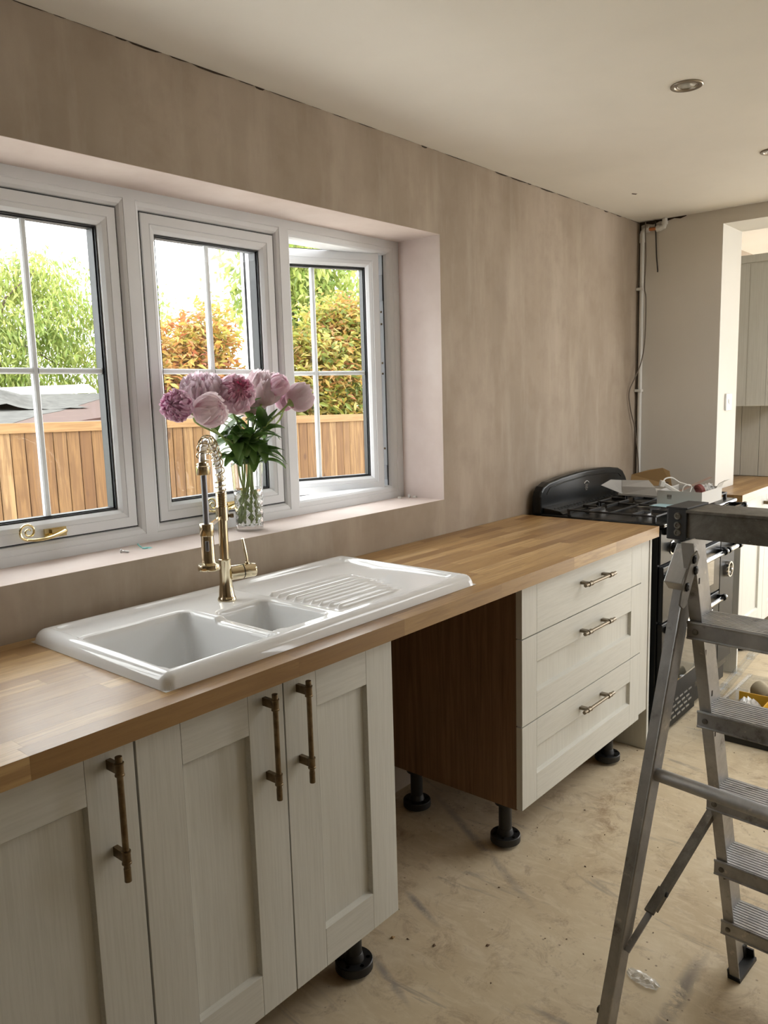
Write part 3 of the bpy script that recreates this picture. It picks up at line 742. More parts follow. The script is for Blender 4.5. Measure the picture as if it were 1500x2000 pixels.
# dark gap behind the missing appliance: copper and waste stubs are not seen; a grey waste pipe lies there
# ================================================================== VASE AND PEONIES
VX, VY, VZ = 1.424, .106, WZ0
def vase():
    r = thing('glass_vase', 'cut glass vase half full of water on the window sill', 'vase', (VX, VY, VZ))
    n, H, rows = 96, .205, 84; outer = []
    def rad(z): return .0405 + .0075*(z/H)**1.2
    for i in range(rows+1):
        z = H*i/rows; ring_ = []
        for k in range(n):
            a = 2*math.pi*k/n; rr = rad(z)
            if z < .018: rr -= .0012*(.5+.5*math.sin(a*16)*math.sin(z*900))
            elif z < .118:
                u = a*9/math.pi; v = (z-.018)/.026*2
                d = min(abs(((u+v) % 2)-1), abs(((u-v) % 2)-1))
                rr -= .0022*max(0, 1-d*4.5)
            ring_.append((VX+rr*math.cos(a), VY+rr*math.sin(a), VZ+.0004+z))
        outer.append(ring_)
    inner = []
    for i in range(25):
        z = H-(H-.018)*i/24
        inner.append([(VX+(rad(z)-.0038)*math.cos(2*math.pi*k/n), VY+(rad(z)-.0038)*math.sin(2*math.pi*k/n), VZ+.0004+z) for k in range(n)])
    R = outer + inner; vs_ = [p for q in R for p in q]; N = len(R)
    fs = [(i*n+k, i*n+(k+1) % n, (i+1)*n+(k+1) % n, (i+1)*n+k) for i in range(N-1) for k in range(n)]
    fs += [tuple(range(n-1, -1, -1)), tuple(range((N-1)*n, N*n))]
    MB().add(vs_, fs, True).build('vessel', M['glass'], r, autosm=50)
    MB().lathe([(.0001, .0186), (rad(.02)-.0041, .0187), (rad(.125)-.0041, .1275), (.0001, .1275)], (VX, VY, VZ), n=64, caps=False).build('water', M['water'], r)
vase()

def rot_to(axis):
    return Vector((0,0,1)).rotation_difference(Vector(axis).normalized()).to_matrix()
def bloom(parent, c, axis, R, seed, mt, style='open'):
    rng = random.Random(seed); Rm = rot_to(axis); c = Vector(c); m = MB(); depth = []; outer = []
    def petal_(a, wid, th0, th1, rad, flare, ruf, dval, nu=9, nv=8, notch=.07):
        ph = rng.uniform(0, 6.28); P = []
        for j in range(nv):
            t = j/(nv-1); th = th0+(th1-th0)*t
            wv = wid*(math.sin(math.pi*(.10+.80*t**.8))**.7); row = []
            for i in range(nu):
                s = -1+2*i/(nu-1)
                r = rad*(1+flare*t*t) + rad*ruf*t*math.sin(ph+s*5+t*2.5) + rad*ruf*.7*t*math.sin(ph*2+s*11)
                thh = th + notch*(1 if abs(s) < .2 else 0)*(t > .9) + .16*abs(s)**2*t*(1 if th1 < th0 else -1)
                an = a+wv*s/max(.35, math.sin(max(.35, min(2.8, thh))))*.85
                p = Vector((math.sin(thh)*math.cos(an), math.sin(thh)*math.sin(an), math.cos(thh)))*r
                row.append(c+Rm@p); depth.append(min(1, max(0, dval+.55*(1-t)**1.3+rng.uniform(-.05,.05))))
            P.append(row)
        return P
    pi = math.pi
    if style == 'open':
        lay = [(6, .80, 2.75, 1.05, 1.0, .07, .05, .0), (7, .72, 2.6, .80, .96, .05, .06, .05), (8, .62, 2.4, .66, .93, .05, .08, .15), (9, .50, 2.1, .56, .86, .12, .13, .45), (9, .46, 1.9, .46, .76, .20, .16, .60), (7, .50, 1.8, .30, .68, .16, .14, .65), (5, .95, 2.6, .05, .55, .02, .05, .35)]
    elif style == 'fluffy':
        lay = [(7, .88, 2.7, 1.25, .97, .06, .06, .0), (8, .70, 2.5, .95, .95, .10, .10, .05), (9, .58, 2.25, .72, .92, .13, .13, .12), (8, .54, 2.0, .50, .87, .15, .15, .2), (7, .52, 1.8, .32, .81, .14, .16, .25), (5, .55, 1.5, .14, .75, .10, .15, .3), (6, 1.0, 2.6, .05, .60, .02, .08, .3)]
    elif style == 'curly':
        lay = [(7, .85, 2.7, 1.2, .93, .08, .10, .1), (7, .66, 2.4, .98, .90, .12, .14, .25), (8, .56, 2.1, .76, .88, .15, .17, .35), (7, .54, 1.9, .53, .84, .15, .17, .4), (6, .52, 1.6, .30, .78, .12, .15, .45), (5, .5, 1.3, .10, .72, .1, .14, .4), (5, 1.0, 2.6, .03, .60, .02, .08, .4)]
    else:   # globe: big petals wrapped over one another
        lay = [(5, .9, 2.9, .12, .80, .02, .05, .45), (5, .85, 2.9, .30, .88, .03, .05, .25), (5, .80, 2.9, .48, .95, .05, .06, .1), (5, .72, 2.9, .85, 1.0, .09, .06, .0)]
    skip = len(lay)-2 if style == 'bud' else 0
    for li, (n, wid, t0, t1, rad, fl, ruf, dv) in enumerate(lay):
        a0 = rng.uniform(0, 6.28)
        for k in range(n):
            nd0 = len(depth)
            P = petal_(a0+2*pi*k/n+rng.uniform(-.12,.12), wid*rng.uniform(.88,1.12), t0, t1*rng.uniform(.85,1.2), R*rad*rng.uniform(.94,1.05), fl, ruf, dv)
            if li >= skip and li < skip+2: outer.append((P, depth[nd0:])); del depth[nd0:]
            else: m.grid(P)
    o = m.build('bloom', mt, parent, autosm=0)
    at = o.data.attributes.new('petal_depth', 'FLOAT', 'POINT'); at.data.foreach_set('value', depth)
    for P, dp in outer:
        p = MB().grid(P).build('petal', mt, o, autosm=0)
        a_ = p.data.attributes.new('petal_depth', 'FLOAT', 'POINT'); a_.data.foreach_set('value', dp)
    # green calyx under the bloom
    q = MB(); ax = Vector(axis).normalized()
    q.lathe([(.003, -R*1.02-.006), (R*.20, -R*.95), (R*.34, -R*.80), (R*.30, -R*.78)], c, ax, n=10)
    q.build('calyx', M['stem'], parent)
    return o
def leaf_mesh(m, p, d, L, W, droop, fold=.25, up=Vector((0,0,1)), twist=0.0, n=9):
    p = Vector(p); d = Vector(d).normalized(); P = []; side0 = d.cross(up)
    if side0.length < .05: side0 = d.cross(Vector((0,1,0)))
    side0.normalize()
    for i in range(n):
        t = i/(n-1); ang = droop*t
        nrm = side0.cross(d).normalized()
        cen = p + L*(d*(math.sin(ang)/ang if abs(ang) > 1e-3 else 1)*t - nrm*((1-math.cos(ang))/ang*t if abs(ang) > 1e-3 else 0))
        tan = (d*math.cos(ang)-nrm*math.sin(ang)); n2 = side0.cross(tan).normalized()
        w = W*math.sin(math.pi*min(1, (t*.94+.03)))**.75*(1-.25*t)
        s = side0*math.cos(twist*t)+n2*math.sin(twist*t); nn = n2*math.cos(twist*t)-side0*math.sin(twist*t)
        P.append([cen-s*w+nn*w*fold, cen-s*w*.5+nn*w*fold*.35, cen, cen+s*w*.5+nn*w*fold*.35, cen+s*w+nn*w*fold])
    m.grid(P)
def bez(p0, p1, p2, p3, n):
    out = []
    for i in range(n+1):
        t = i/n; out.append(p0*(1-t)**3+3*p1*t*(1-t)**2+3*p2*t*t*(1-t)+p3*t**3)
    return out
FL = [ # centre, axis, radius, style, material, label
 ((1.150,.050,1.425),(-.80,-.42,.15),.043,'curly','petal_deep','deep pink curly peony at the left end of the bunch'),
 ((1.290,.120,1.4545),(-.25,-.35,.85),.062,'fluffy','petal_pale','large fluffy pale pink peony behind the globe shaped one'),
 ((1.240,.030,1.4105),(.25,-.85,.25),.046,'bud','petal_cream','smooth pale globe shaped peony low at the front left'),
 ((1.3565,.055,1.453),(-.35,-.80,.35),.0545,'open','petal_mid','big round pink peony with darker heart facing the room'),
 ((1.500,.165,1.440),(.1,-.1,.95),.054,'fluffy','petal_pale','pale ruffled peony half hidden right of the big round one'),
 ((1.520,.118,1.468),(.05,-.30,.92),.056,'fluffy','petal_cream','pale blush peony seen from below behind a tight bud'),
 ((1.5275,.060,1.478),(.35,-.75,.5),.033,'bud','petal_mid','tight dusky pink bud at the top right of the bunch'),
 ((1.612,.130,1.428),(.35,.1,.8),.030,'bud','petal_deep','small deeper pink bud tucked beside the rightmost peony'),
 ((1.600,.050,1.438),(.80,-.15,.38),.043,'fluffy','petal_cream','pale pink peony leaning out at the right end of the bunch'),
]
def peonies():
    rng = random.Random(11)
    lv = [ # leaves: start offset height on stem, direction, length, width, droop
    ]
    for i, (c, ax, R, st, mt, lab) in enumerate(FL):
        t = thing('peony', lab, 'flower', (VX, VY, VZ+.02), 0, 'peonies in the glass vase')
        c = Vector(c); ax = Vector(ax).normalized(); b = c - ax*(R*1.0+.004)
        a = 2*math.pi*i/9+.7
        foot = Vector((VX+.024*math.cos(a), VY+.024*math.sin(a), VZ+.024))
        neck = Vector((VX-.022*math.cos(a)*.4+.028*(c.x-VX)/.25, VY+.02*(c.y-VY)/.08*.5, VZ+.20))
        lo = bez(foot, foot+Vector((0,0,.07)), neck-Vector((.0,0,.06)), neck, 8)
        dirn = (neck-foot).normalized()
        hi = bez(neck, neck+dirn*.07+Vector((0,0,.03)), b-ax*.05-Vector((0,0,.02)), b, 12)
        pts = lo+hi[1:]; MB().tube(pts, [.0031]*len(pts), 8).build('stem', M['stem'], t)
        bloom(t, c, ax, R, 30+i, M[mt], st)
        # leaves along the upper stem
        k = 5
        for q in range(k):
            f = (q+.3)/k; idx = int(f*10); p = hi[min(idx, 9)]
            an = rng.uniform(0, 6.28); out = Vector((math.cos(an)*.8, math.sin(an)*.5-.15, rng.uniform(.1,1.3)))
            m = MB(); leaf_mesh(m, p, out, rng.uniform(.08,.12), rng.uniform(.016,.025), rng.uniform(.2,1.2), twist=rng.uniform(-.6,.6))
            m.build('leaf', M['peony_leaf'], t)
        for q in range(4):       # lower big leaves hanging round the neck of the vase
            p = neck+Vector((0,0,rng.uniform(.0,.085)))+Vector((rng.uniform(-.02,.02),rng.uniform(-.02,.02),0)); an = a*2.3+q*2.2+i
            out = Vector((math.cos(an), math.sin(an)*.7-.25, rng.uniform(-.1,1.1)))
            m = MB(); leaf_mesh(m, p, out, rng.uniform(.085,.13), rng.uniform(.018,.028), rng.uniform(.5,1.9), twist=rng.uniform(-.5,.5))
            m.build('leaf', M['peony_leaf'], t)
peonies()

# ================================================================== SMALL THINGS ON THE SILL
m = MB(); m.tube([(.995,.117,WZ0+.005),(.9995,.109,WZ0+.004),(1.004,.101,WZ0+.0035)], .0026, 8); m.lathe([(.0055,0),(.0055,.002),(.002,.004)], (.994,.119,WZ0+.0055), (-.45,.85,.1), 12)
for k in range(6): m.lathe([(.0026,0),(.0034,.0006),(.0026,.0012)], Vector((.9955,.116,WZ0+.0048))+Vector((.0085,-.0150,-.001))*(k/6), (.5,-.85,-.05), 10)
tag(m.build('steel_screw', M['steel']), 'small steel screw lying on the sill below the left window handle', 'screw')
m = MB(); m.box(1.058,1.072,.112,.124,WZ0+.0005,WZ0+.004); m.tube([(1.056,.121,WZ0+.004),(1.050,.126,WZ0+.012),(1.048,.127,WZ0+.016)], .0022, 8)
m.add([(1.068,.104,WZ0+.001),(1.083,.110,WZ0+.001),(1.08,.12,WZ0+.0032),(1.066,.116,WZ0+.0035)], [(0,1,2,3)])
tag(m.build('plastic_scrap', mat('aqua_plastic', (.25,.68,.66), .35), bevel=.0008), 'aqua and clear plastic scrap lying on the sill beside the screw', 'scrap')
pl = None
for i, (x, y, an, lab) in enumerate([(2.222,.170,.3,'white screw cap standing apart on the left at the right end of the sill'), (2.254,.150,1.2,'middle one of three white screw caps at the right end of the sill, on edge'), (2.268,.132,2.2,'white screw cap nearest the corner at the right end of the sill')]):
    m = MB().lathe([(.0075,0),(.0078,.001),(.0072,.006),(.0045,.0075),(.0042,.004),(.0001,.004)], (0,0,0), n=16).build('screw_cap', M['white_plastic'], None, off=(0,0,0))
    m.location = (x, y, WZ0+.0003+(.0075 if i == 1 else 0)); m.rotation_euler = (math.pi/2 if i == 1 else 0, 0, an)
    tag(m, lab, 'cap', 'white caps at the right end of the sill')

# ================================================================== RANGE COOKER
def rangecooker():
    X0, X1 = 2.888, 3.786; yf, yb = -.585, -.068
    r = thing('range_cooker', 'black double-width range cooker with gas hob and chrome rails', 'cooker', ((X0+X1)/2, -.33, 0))
    E_, SP = M['enamel'], M['steel_panel']
    MB().box(X0, X1, yf, yb, .10, .895).build('body', E_, r, bevel=.003)
    m = MB(); m.box(X0+.06, X1-.02, yf+.04, yb, .02, .10); m.build('plinth_recess', M['black_plastic'], r)
    for x in (X0+.06, X1-.06):
        for y in (yf+.05, yb-.05): MB().lathe([(.022,0),(.022,.012),(.012,.014),(.012,.1)], (x,y,0), n=14).build('foot', M['black_plastic'], r)
    MB().box(X0-.0, X1+.0, yf-.022, yb, .895, .912).build('hob_top', E_, r, bevel=.005, seg=3)
    MB().box(X0+.004, X1-.004, yf-.0245, yf-.020, .898, .9095).build('hob_edge_trim', M['chrome'], r, bevel=.0015)
    # splashback with an arched top
    arch = [(X0,.905),(X0,.985),(X0+.010,1.008),(X0+.030,1.027),(X0+.075,1.042),(X0+.2,1.055),(X0+.35,1.063),(X0+.45,1.065),(X0+.58,1.0625),(X0+.70,1.056),(X0+.79,1.045),(X0+.84,1.028),(X0+.875,.995),(X1,.96),(X1,.905)]
    o = poly_prism(arch, 'y', -.068, -.024, 'splashback', E_, r, bevel=.010, seg=4)
    inn = [(X0+.055,.945),(X0+.055,.992),(X0+.085,1.018),(X0+.22,1.030),(X0+.45,1.039),(X0+.68,1.031),(X0+.78,1.020),(X0+.815,1.0),(X0+.835,.945)]
    m = MB(); m.tube([(x, -.0685, z) for x, z in inn[1:-1]], .0028, 8); m.build('splashback_bead', E_, o)
    m = MB(); cx = X0+.43
    m.tube([(cx-.024+.048*i/8, -.0695, 1.004+.010*math.sin(math.pi*i/8)) for i in range(9)], .0022, 6); m.build('crest', M['steel'], o)
    m = MB()
    for i, (a, b) in enumerate(((-.014,.014),(-.011,.011),(-.014,.014),(-.008,.008))): m.box(cx+a, cx+b, -.0698, -.067, .995-.008*i, .998-.008*i)
    m.build('badge', M['cable_grey'], o)
    # sloped vent shelf in front of the splashback
    sec = [(-.068,.937),(-.150,.926),(-.163,.915),(-.163,.911),(-.068,.911)]
    sh = poly_prism(sec, 'x', X0+.02, X1-.03, 'vent_shelf', E_, r, bevel=.002)
    m = MB()
    for i in range(26):
        x = X0+.06+i*.03; m.obox((x, -.108, .9322), (.011,0,0), (0,.0025,-.0003), (0,0,.0006)); m.obox((x+.012, -.122, .9303), (.011,0,0), (0,.0025,-.0003), (0,0,.0006))
    m.build('vent_slot', M['iron'], sh)
    # burners and cast-iron pan supports
    bs = [(X0+.16,-.25,.038),(X0+.16,-.46,.030),(X0+.45,-.35,.055),(X0+.74,-.25,.030),(X0+.74,-.46,.040)]
    for (x, y, R) in bs:
        b_ = MB().lathe([(R*1.25,0),(R*1.25,.004),(R,.006),(R,.014),(R*.9,.0145)], (x,y,.912), n=26).build('burner', M['steel'], r)
        MB().lathe([(R*.92,.0146),(R*.95,.017),(R*.9,.022),(R*.5,.0235),(.0001,.0235)], (x,y,.912), n=26).build('burner_cap', M['iron'], b_)
    for (a, b) in ((X0+.02, X0+.305), (X0+.315, X0+.585), (X0+.595, X1-.015)):
        m = MB(); z = .940; w_ = .007; f, k = -.565, -.185; c = (a+b)/2
        for (p, q) in (((a,f),(b,f)), ((a,k),(b,k)), ((a,f),(a,k)), ((b,f),(b,k)), ((a,(f+k)/2),(b,(f+k)/2))):
            m.bar((p[0],p[1],z-.004), (q[0],q[1],z-.004), (0,0,1), w_, .008)
        for yc in ((f*.75+k*.25), (f*.25+k*.75)):
            m.bar((a,yc,z-.005), (c-.028,yc,z-.005), (0,0,1), .008, .014); m.bar((b,yc,z-.005), (c+.028,yc,z-.005), (0,0,1), .008, .014)
        m.bar((c,f,z-.005), (c,f+.07,z-.005), (0,0,1), .008, .014); m.bar((c,k,z-.005), (c,k-.07,z-.005), (0,0,1), .008, .014)
        for px in (a+.006, b-.006):
            for py in (f+.006, k-.006): m.box(px-.007, px+.007, py-.007, py+.007, .9122, z-.004)
        m.build('pan_support', M['iron'], r, bevel=.0022)
    # fascia, knobs, top rail
    fa = MB().box(X0+.004, X1-.004, yf-.010, yf, .745, .888).build('control_panel', E_, r, bevel=.003)
    for i in range(6):
        x = X0+.125+i*.13
        kb = MB().lathe([(.026,0),(.026,.003),(.0225,.004),(.021,.010),(.0175,.026),(.016,.028),(.0001,.0285)], (x, yf-.010, .800), (0,-1,0), 26).build('knob', E_, r)
        MB().lathe([(.0262,.0002),(.0285,.0012),(.0285,.0036),(.0225,.0045)], (x, yf-.010, .800), (0,-1,0), 26, caps=False).build('knob_ring', M['chrome'], kb)
        MB().box(x-.004, x+.004, yf-.050, yf-.036, .782, .818).build('knob_grip', M['chrome'], kb, bevel=.002)
    def rail(x0, x1, y, z, rr=.0105):
        m = MB(); m.lathe([(rr*.9,0),(rr,.002),(rr,x1-x0-.002),(rr*.9,x1-x0)], (x0,y,z), (1,0,0), 18)
        h_ = m.build('handle_rail', M['chrome'], r)
        for x in (x0+.014, x1-.014):
            q = MB(); q.lathe([(.0135,-.014),(.0145,-.012),(.0145,.012),(.0135,.014)], (x,y,z), (1,0,0), 18)
            q.prism([(y+.006, z-.011), (yf+.002, z-.024), (yf+.002, z+.012), (y+.006, z+.010)], 'x', x-.010, x+.010)
            fix_normals(q.build('rail_bracket', E_, h_, bevel=.002))
        return h_
    rail(X0+.03, X1-.004, yf-.062, .884)
    # doors: left main oven, right tall column
    for (a, b, c, d_, n) in ((X0+.006, X0+.688, .512, .738, 'grill_door'), (X0+.006, X0+.688, .150, .506, 'oven_door'), (X0+.694, X1-.006, .150, .738, 'side_oven_door')):
        mt = SP if n != 'grill_door' else E_
        dd = MB().box(a, b, yf-.022, yf-.001, c, d_).build(n, mt, r, bevel=.004, seg=3)
        if n == 'oven_door':
            ring_ = MB(); fr = [(a+.155, .228), (b-.09, .228), (b-.09, .430), (a+.155, .430)]
            MB().box(a+.150, b-.085, yf-.0245, yf-.020, .223, .436).build('window_surround', M['chrome'], dd, bevel=.002)
            MB().box(a+.157, b-.092, yf-.0262, yf-.0235, .231, .429).build('oven_window', M['smoke_glass'], dd, bevel=.001)
        if n == 'grill_door':
            MB().box(a+.15, b-.085, yf-.0235, yf-.020, .555, .665).build('oven_window', M['smoke_glass'], dd, bevel=.001)
        if n == 'side_oven_door':
            q = MB().lathe([(.038,0),(.038,.014),(.0362,.020),(.0305,.020),(.030,.012),(.0001,.012)], ((a+b)/2-.01, yf-.022, .592), (0,-1,0), 30).build('dial', M['chrome'], dd)
            MB().lathe([(.0295,.0125),(.0001,.0126)], ((a+b)/2-.01, yf-.022, .592), (0,-1,0), 24).build('dial_face', M['smoke_glass'], q)
    rail(X0+.03, X0+.684, yf-.050, .694); rail(X0+.03, X0+.684, yf-.050, .482); rail(X0+.705, X1-.012, yf-.050, .694)
    k = MB().box(X0+.03, X0+.45, yf-.006, yf+.01, .022, .146).build('vent_plinth', SP, r, bevel=.002)
    for rr in range(4):
        for cc in range(7):
            x = X0+.075+cc*.052+(.026 if rr % 2 else 0); z = .125-.024*rr
            if x < X0+.41: MB().box(x-.018, x+.018, yf-.0075, yf-.005, z-.0035, z+.0035).build('vent_slot', M['steel'], k)
    MB().box(X0+.452, X1-.02, yf+.005, yf+.02, .03, .146).build('plinth', SP, r, bevel=.002)
rangecooker()
# pale blue leaflet under the box
tag(MB().obox((3.215,-.545,.9432), Vector((.085,-.015,0)), Vector((.012,.085,0)), Vector((0,0,.0007))).build('leaflet', M['paper_blue']), 'pale blue leaflet lying on the hob under the white box', 'leaflet')
# white box of fittings
bx = thing('white_box', 'open white card box of cables and fittings on the cooker hob', 'box', (3.343,-.543,.9442))
def open_box(parent, x0, x1, y0, y1, z0, z1, t, mt):
    m = MB(); m.box(x0, x1, y0, y1, z0, z0+t); m.box(x0, x0+t, y0, y1, z0+t, z1); m.box(x1-t, x1, y0, y1, z0+t, z1); m.box(x0+t, x1-t, y0, y0+t, z0+t, z1); m.box(x0+t, x1-t, y1-t, y1, z0+t, z1)
    return m.build('tray', mt, parent)
tr = open_box(bx, 3.216, 3.468, -.638, -.448, .9442, 1.0015, .0025, M['card_white'])
m = MB()
for i, (a, b) in enumerate(((0,.006),(.008,.012),(.014,.019))): m.box(3.2154, 3.2160, -.492-b, -.492-a, .972, .985)
m.box(3.2154, 3.2160, -.511, -.492, .9665, .9695); m.build('printed_mark', M['cable_grey'], tr)
m = MB(); m.grid([[(3.395,-.6365,1.0005),(3.468,-.6365,1.0005)],[(3.40,-.645,1.020),(3.475,-.643,1.021)],[(3.41,-.668,1.036),(3.487,-.664,1.034)]], False); m.build('flap', M['card_white'], bx, solid=.0018)
def cable(name, pts, r, mt, lab, cat, n=40, **k):
    P = [Vector(p) for p in pts]; out = []
    for i in range(len(P)-1):
        p0, p1, p2, p3 = P[max(i-1,0)], P[i], P[i+1], P[min(i+2, len(P)-1)]
        for s in range(8):
            t = s/8; out.append(.5*((2*p1)+(-p0+p2)*t+(2*p0-5*p1+4*p2-p3)*t*t+(-p0+3*p1-3*p2+p3)*t**3))
    out.append(P[-1]); o = MB().tube(out, r, 8).build(name, mt)
    return tag(o, lab, cat, **k)
q = thing('white_adapter', 'white plug-in adapter lead tipped over the left of the white box', 'adapter', (3.26,-.48,.99))
m = MB(); m.bar((3.245,-.462,1.028), (3.275,-.525,.985), (0,0,1), .020, .016); m.build('casing', M['white_plastic'], q, bevel=.003)
m = MB(); m.bar((3.236,-.452,1.030), (3.246,-.466,1.026), (0,0,1), .028, .026); m.build('plug_head', M['white_plastic'], q, bevel=.002)
m = MB(); m.bar((3.252,-.472,1.0335), (3.257,-.482,1.030), (0,0,1), .008, .003); m.build('socket_slot', M['cable_dark'], q)
cable('cream_lead', [(3.25,-.46,1.02),(3.27,-.46,1.045),(3.30,-.48,1.048),(3.32,-.505,1.028),(3.335,-.53,1.018),(3.36,-.55,1.0),(3.38,-.56,.96)], .003, M['white_plastic'], 'cream looped lead over the back of the white box', 'cable')
cable('white_lead', [(3.29,-.53,.965),(3.285,-.535,1.01),(3.30,-.55,1.022),(3.315,-.56,1.012),(3.30,-.56,.985),(3.31,-.575,.96)], .0022, M['white_plastic'], 'thin white lead curling up in the middle of the white box', 'cable')
m = MB(); m.bar((3.30,-.50,.985), (3.42,-.605,1.045), (0,0,1), .022, .0025); tag(m.build('card_strip', mat('pinkish_card', (.36,.26,.21), .7)), 'pinkish brown card strip sticking up out of the white box', 'card')
m = MB(); m.lathe([(.024,-.012),(.028,-.008),(.028,.008),(.024,.012),(.017,.012),(.017,-.012),(.024,-.012)], (3.37,-.575,.990), (.8,-.5,.25), 22, caps=False); tag(m.build('rubber_ring', M['red_thing']), 'red brown rubber ring in the white box', 'ring')
rng = random.Random(3); P = []
for i in range(9):
    P.append([(3.375+.010*i+rng.uniform(-.004,.004), -.60-.003*i+.003*j+rng.uniform(-.004,.004), .955+.0085*j+rng.uniform(-.004,.006)) for j in range(8)])
tag(MB().grid(P, False).build('clear_bag', M['wrap']), 'crumpled clear bag at the right of the white box', 'bag')
# flat carton with open flaps behind the box
ct = thing('flat_carton', 'flat grey carton with open flaps lying at the back of the hob', 'carton', (3.40,-.25,.943))
MB().box(3.40, 3.66, -.40, -.190, .9425, .953).build('carton_body', M['card_white'], ct, bevel=.001)
m = MB(); m.grid([[(3.288,-.2605,.9665),(3.305,-.4165,.9675)],[(3.292,-.256,1.0),(3.315,-.400,1.0)],[(3.302,-.2500,1.0275),(3.330,-.3640,1.0290)]], False); m.build('long_flap', M['card_white'], ct, solid=.0018)
m = MB(); m.add([(3.287,-.2590,.9665),(3.301,-.2490,1.0275),(3.262,-.215,1.032),(3.215,-.190,1.010)], [(0,1,2,3)]); m.build('side_flap', M['card_white'], ct, solid=.0018)
m = MB(); m.add([(3.67,-.130,.955),(3.70,-.125,1.010),(3.725,-.20,1.034),(3.735,-.268,1.046),(3.745,-.30,1.030),(3.74,-.315,.96)], [(0,1,2,3,4,5)]); m.build('brown_flap', M['card_brown'], ct, solid=.0018)
tag(MB().lathe([(.016,0),(.016,.02),(.012,.022),(.0001,.022)], (3.70,-.42,.943), n=16).build('white_cap', M['white_plastic']), 'small white cap on the hob behind the white box', 'tub')  # a loose white cap left on the hob
# ================================================================== STEP LADDER
def ladder():
    A, DK = M['alu'], M['alu_dirty']
    r = thing('step_ladder', 'worn paint-spattered aluminium step ladder standing open on the plywood floor', 'ladder', (1.55, -1.4, 0))
    dd = Vector((.9978, -.0665, 0)); wd = Vector((-.0665, -.9978, 0)); Z = Vector((0,0,1))
    B = Vector((1.737, -1.238, .012)); T = Vector((1.3962, -1.235, .9947)); sl = (T-B)/(T.z-B.z)
    near = lambda z: B + sl*(z-B.z)
    WID = .44
    def stile(side):
        o = Vector(wd)*(WID if side else 0); s = -1 if side else 1
        def seg(d0, d1, w0, w1, z0=.012, z1=1.15):
            p = [];
            for z in (z0, z1):
                for (a, b) in ((d0,w0),(d1,w0),(d1,w1),(d0,w1)): p.append(near(z)+o+dd*a+wd*b*s)
            return p
        m = MB(); F = [(0,3,2,1),(4,5,6,7),(0,1,5,4),(1,2,6,5),(2,3,7,6),(3,0,4,7)]
        for q in ((0,.003,0,.024), (.003,.100,0,.0028)): m.add(seg(*q), F)
        st = m.build('stile', A, r)
        m = MB()                                        # rubber shoe
        m.add(seg(-.003,.106,-.004,.026,.0,.011), F); m.add(seg(.085,.106,-.005,.005,.011,.050), F); m.add(seg(.1005,.106,.005,.022,.011,.036), F); m.add(seg(-.003,.02,-.0035,-.0002,.011,.03), F)
        m.build('rubber_foot', M['black_plastic'], st)
        m = MB()
        for (a, z) in ((.055,1.06),(.05,.90),(.06,.80),(.055,.70),(.06,.50)):
            c = near(z)+o+dd*a+wd*.0029*s; m.obox(c, dd*.0025, wd*.0004, Z*.006)
        m.build('slot', M['dirt'], st)
        return st
    stile(0); stile(1)
    for z in (.985, .778, .565, .380, .196):
        p = near(z); L = WID; m = MB()
        a = p+dd*(-.004)+wd*(-.003); c = p+wd*(L/2)
        n = 10                                          # ribbed tread
        for i in range(n):
            d0 = .001+i*.0098
            m.obox(c+dd*(d0+.0049)+Z*(-.003), wd*(L/2-.001), dd*.0034, Z*.003); m.obox(c+dd*(d0+.0049)+Z*(-.0048), wd*(L/2-.001), dd*.0049, Z*.0014)
        m.obox(c+dd*.098-Z*.012, wd*(L/2-.003), dd*.0012, Z*.012)
        t = m.build('tread', A, r)
        m = MB()                                        # rear lip with beads
        m.obox(c+dd*(-.0035)-Z*.017, wd*(L/2+.003), dd*.0012, Z*.016)
        m.tube([a+dd*-.0005-Z*.0015, a+dd*-.0005+wd*(L+.006)-Z*.0015], .0032, 8); m.tube([a-Z*.033, a+wd*(L+.006)-Z*.033], .0028, 8)
        m.build('lip', A, t)
        for wv in (.013, L-.013): MB().lathe([(.0062,0),(.0055,.0022),(.002,.0032)], p+dd*(-.0046)+wd*wv-Z*.019, -dd, 12).build('rivet', DK, t)
    # lowest-but-one tread strut
    m = MB(); m.bar(near(.375)+dd*.012+wd*.012-Z*.042, near(.375)+dd*.05+wd*.10-Z*.006, Z, .012, .003); m.build('tread_strut', DK, r)
    # head beam with dark end bracket
    hb = Vector((1.402, -1.2225, 1.1475)); LB = .50
    c = hb+wd*(LB/2)
    m = MB(); m.obox(c+dd*.048+Z*.0535, wd*(LB/2), dd*.050, Z*.0022); m.obox(c+dd*.0015+Z*.027, wd*(LB/2), dd*.0015, Z*.027); m.obox(c+dd*.0945+Z*.027, wd*(LB/2), dd*.0015, Z*.027)
    m.obox(c+dd*(-.0015)+Z*.0525, wd*(LB/2), dd*.003, Z*.003)
    hbm = m.build('head_beam', DK, r, bevel=.001)
    m = MB(); e = hb-wd*.019+dd*.0
    m.obox(e+dd*.048+Z*.057, wd*.0215, dd*.051, Z*.0025); m.obox(e+wd*.002+dd*(-.0018)+Z*.026, wd*.0195, dd*.0018, Z*.030); m.obox(e-wd*.018+dd*.048+Z*.026, wd*.0018, dd*.05, Z*.030)
    br = m.build('end_bracket', M['iron'], r, bevel=.0015)
    for zz in (.010, .024, .042): MB().lathe([(.0075,0),(.006,.002),(.0035,.002),(.003,.0008),(.0001,.0008)], e+wd*.003+dd*(-.0036)+Z*zz, -dd, 14).build('rivet', DK, br)
    # rear frame
    F0 = Vector((1.224, -1.1215, 0)); T0 = Vector((1.396, -1.218, 1.070)); up = (T0-F0).normalized()
    rear = lambda z: F0+(T0-F0)*(z/T0.z)
    flare = Vector((.0, -.44-.19, 0))
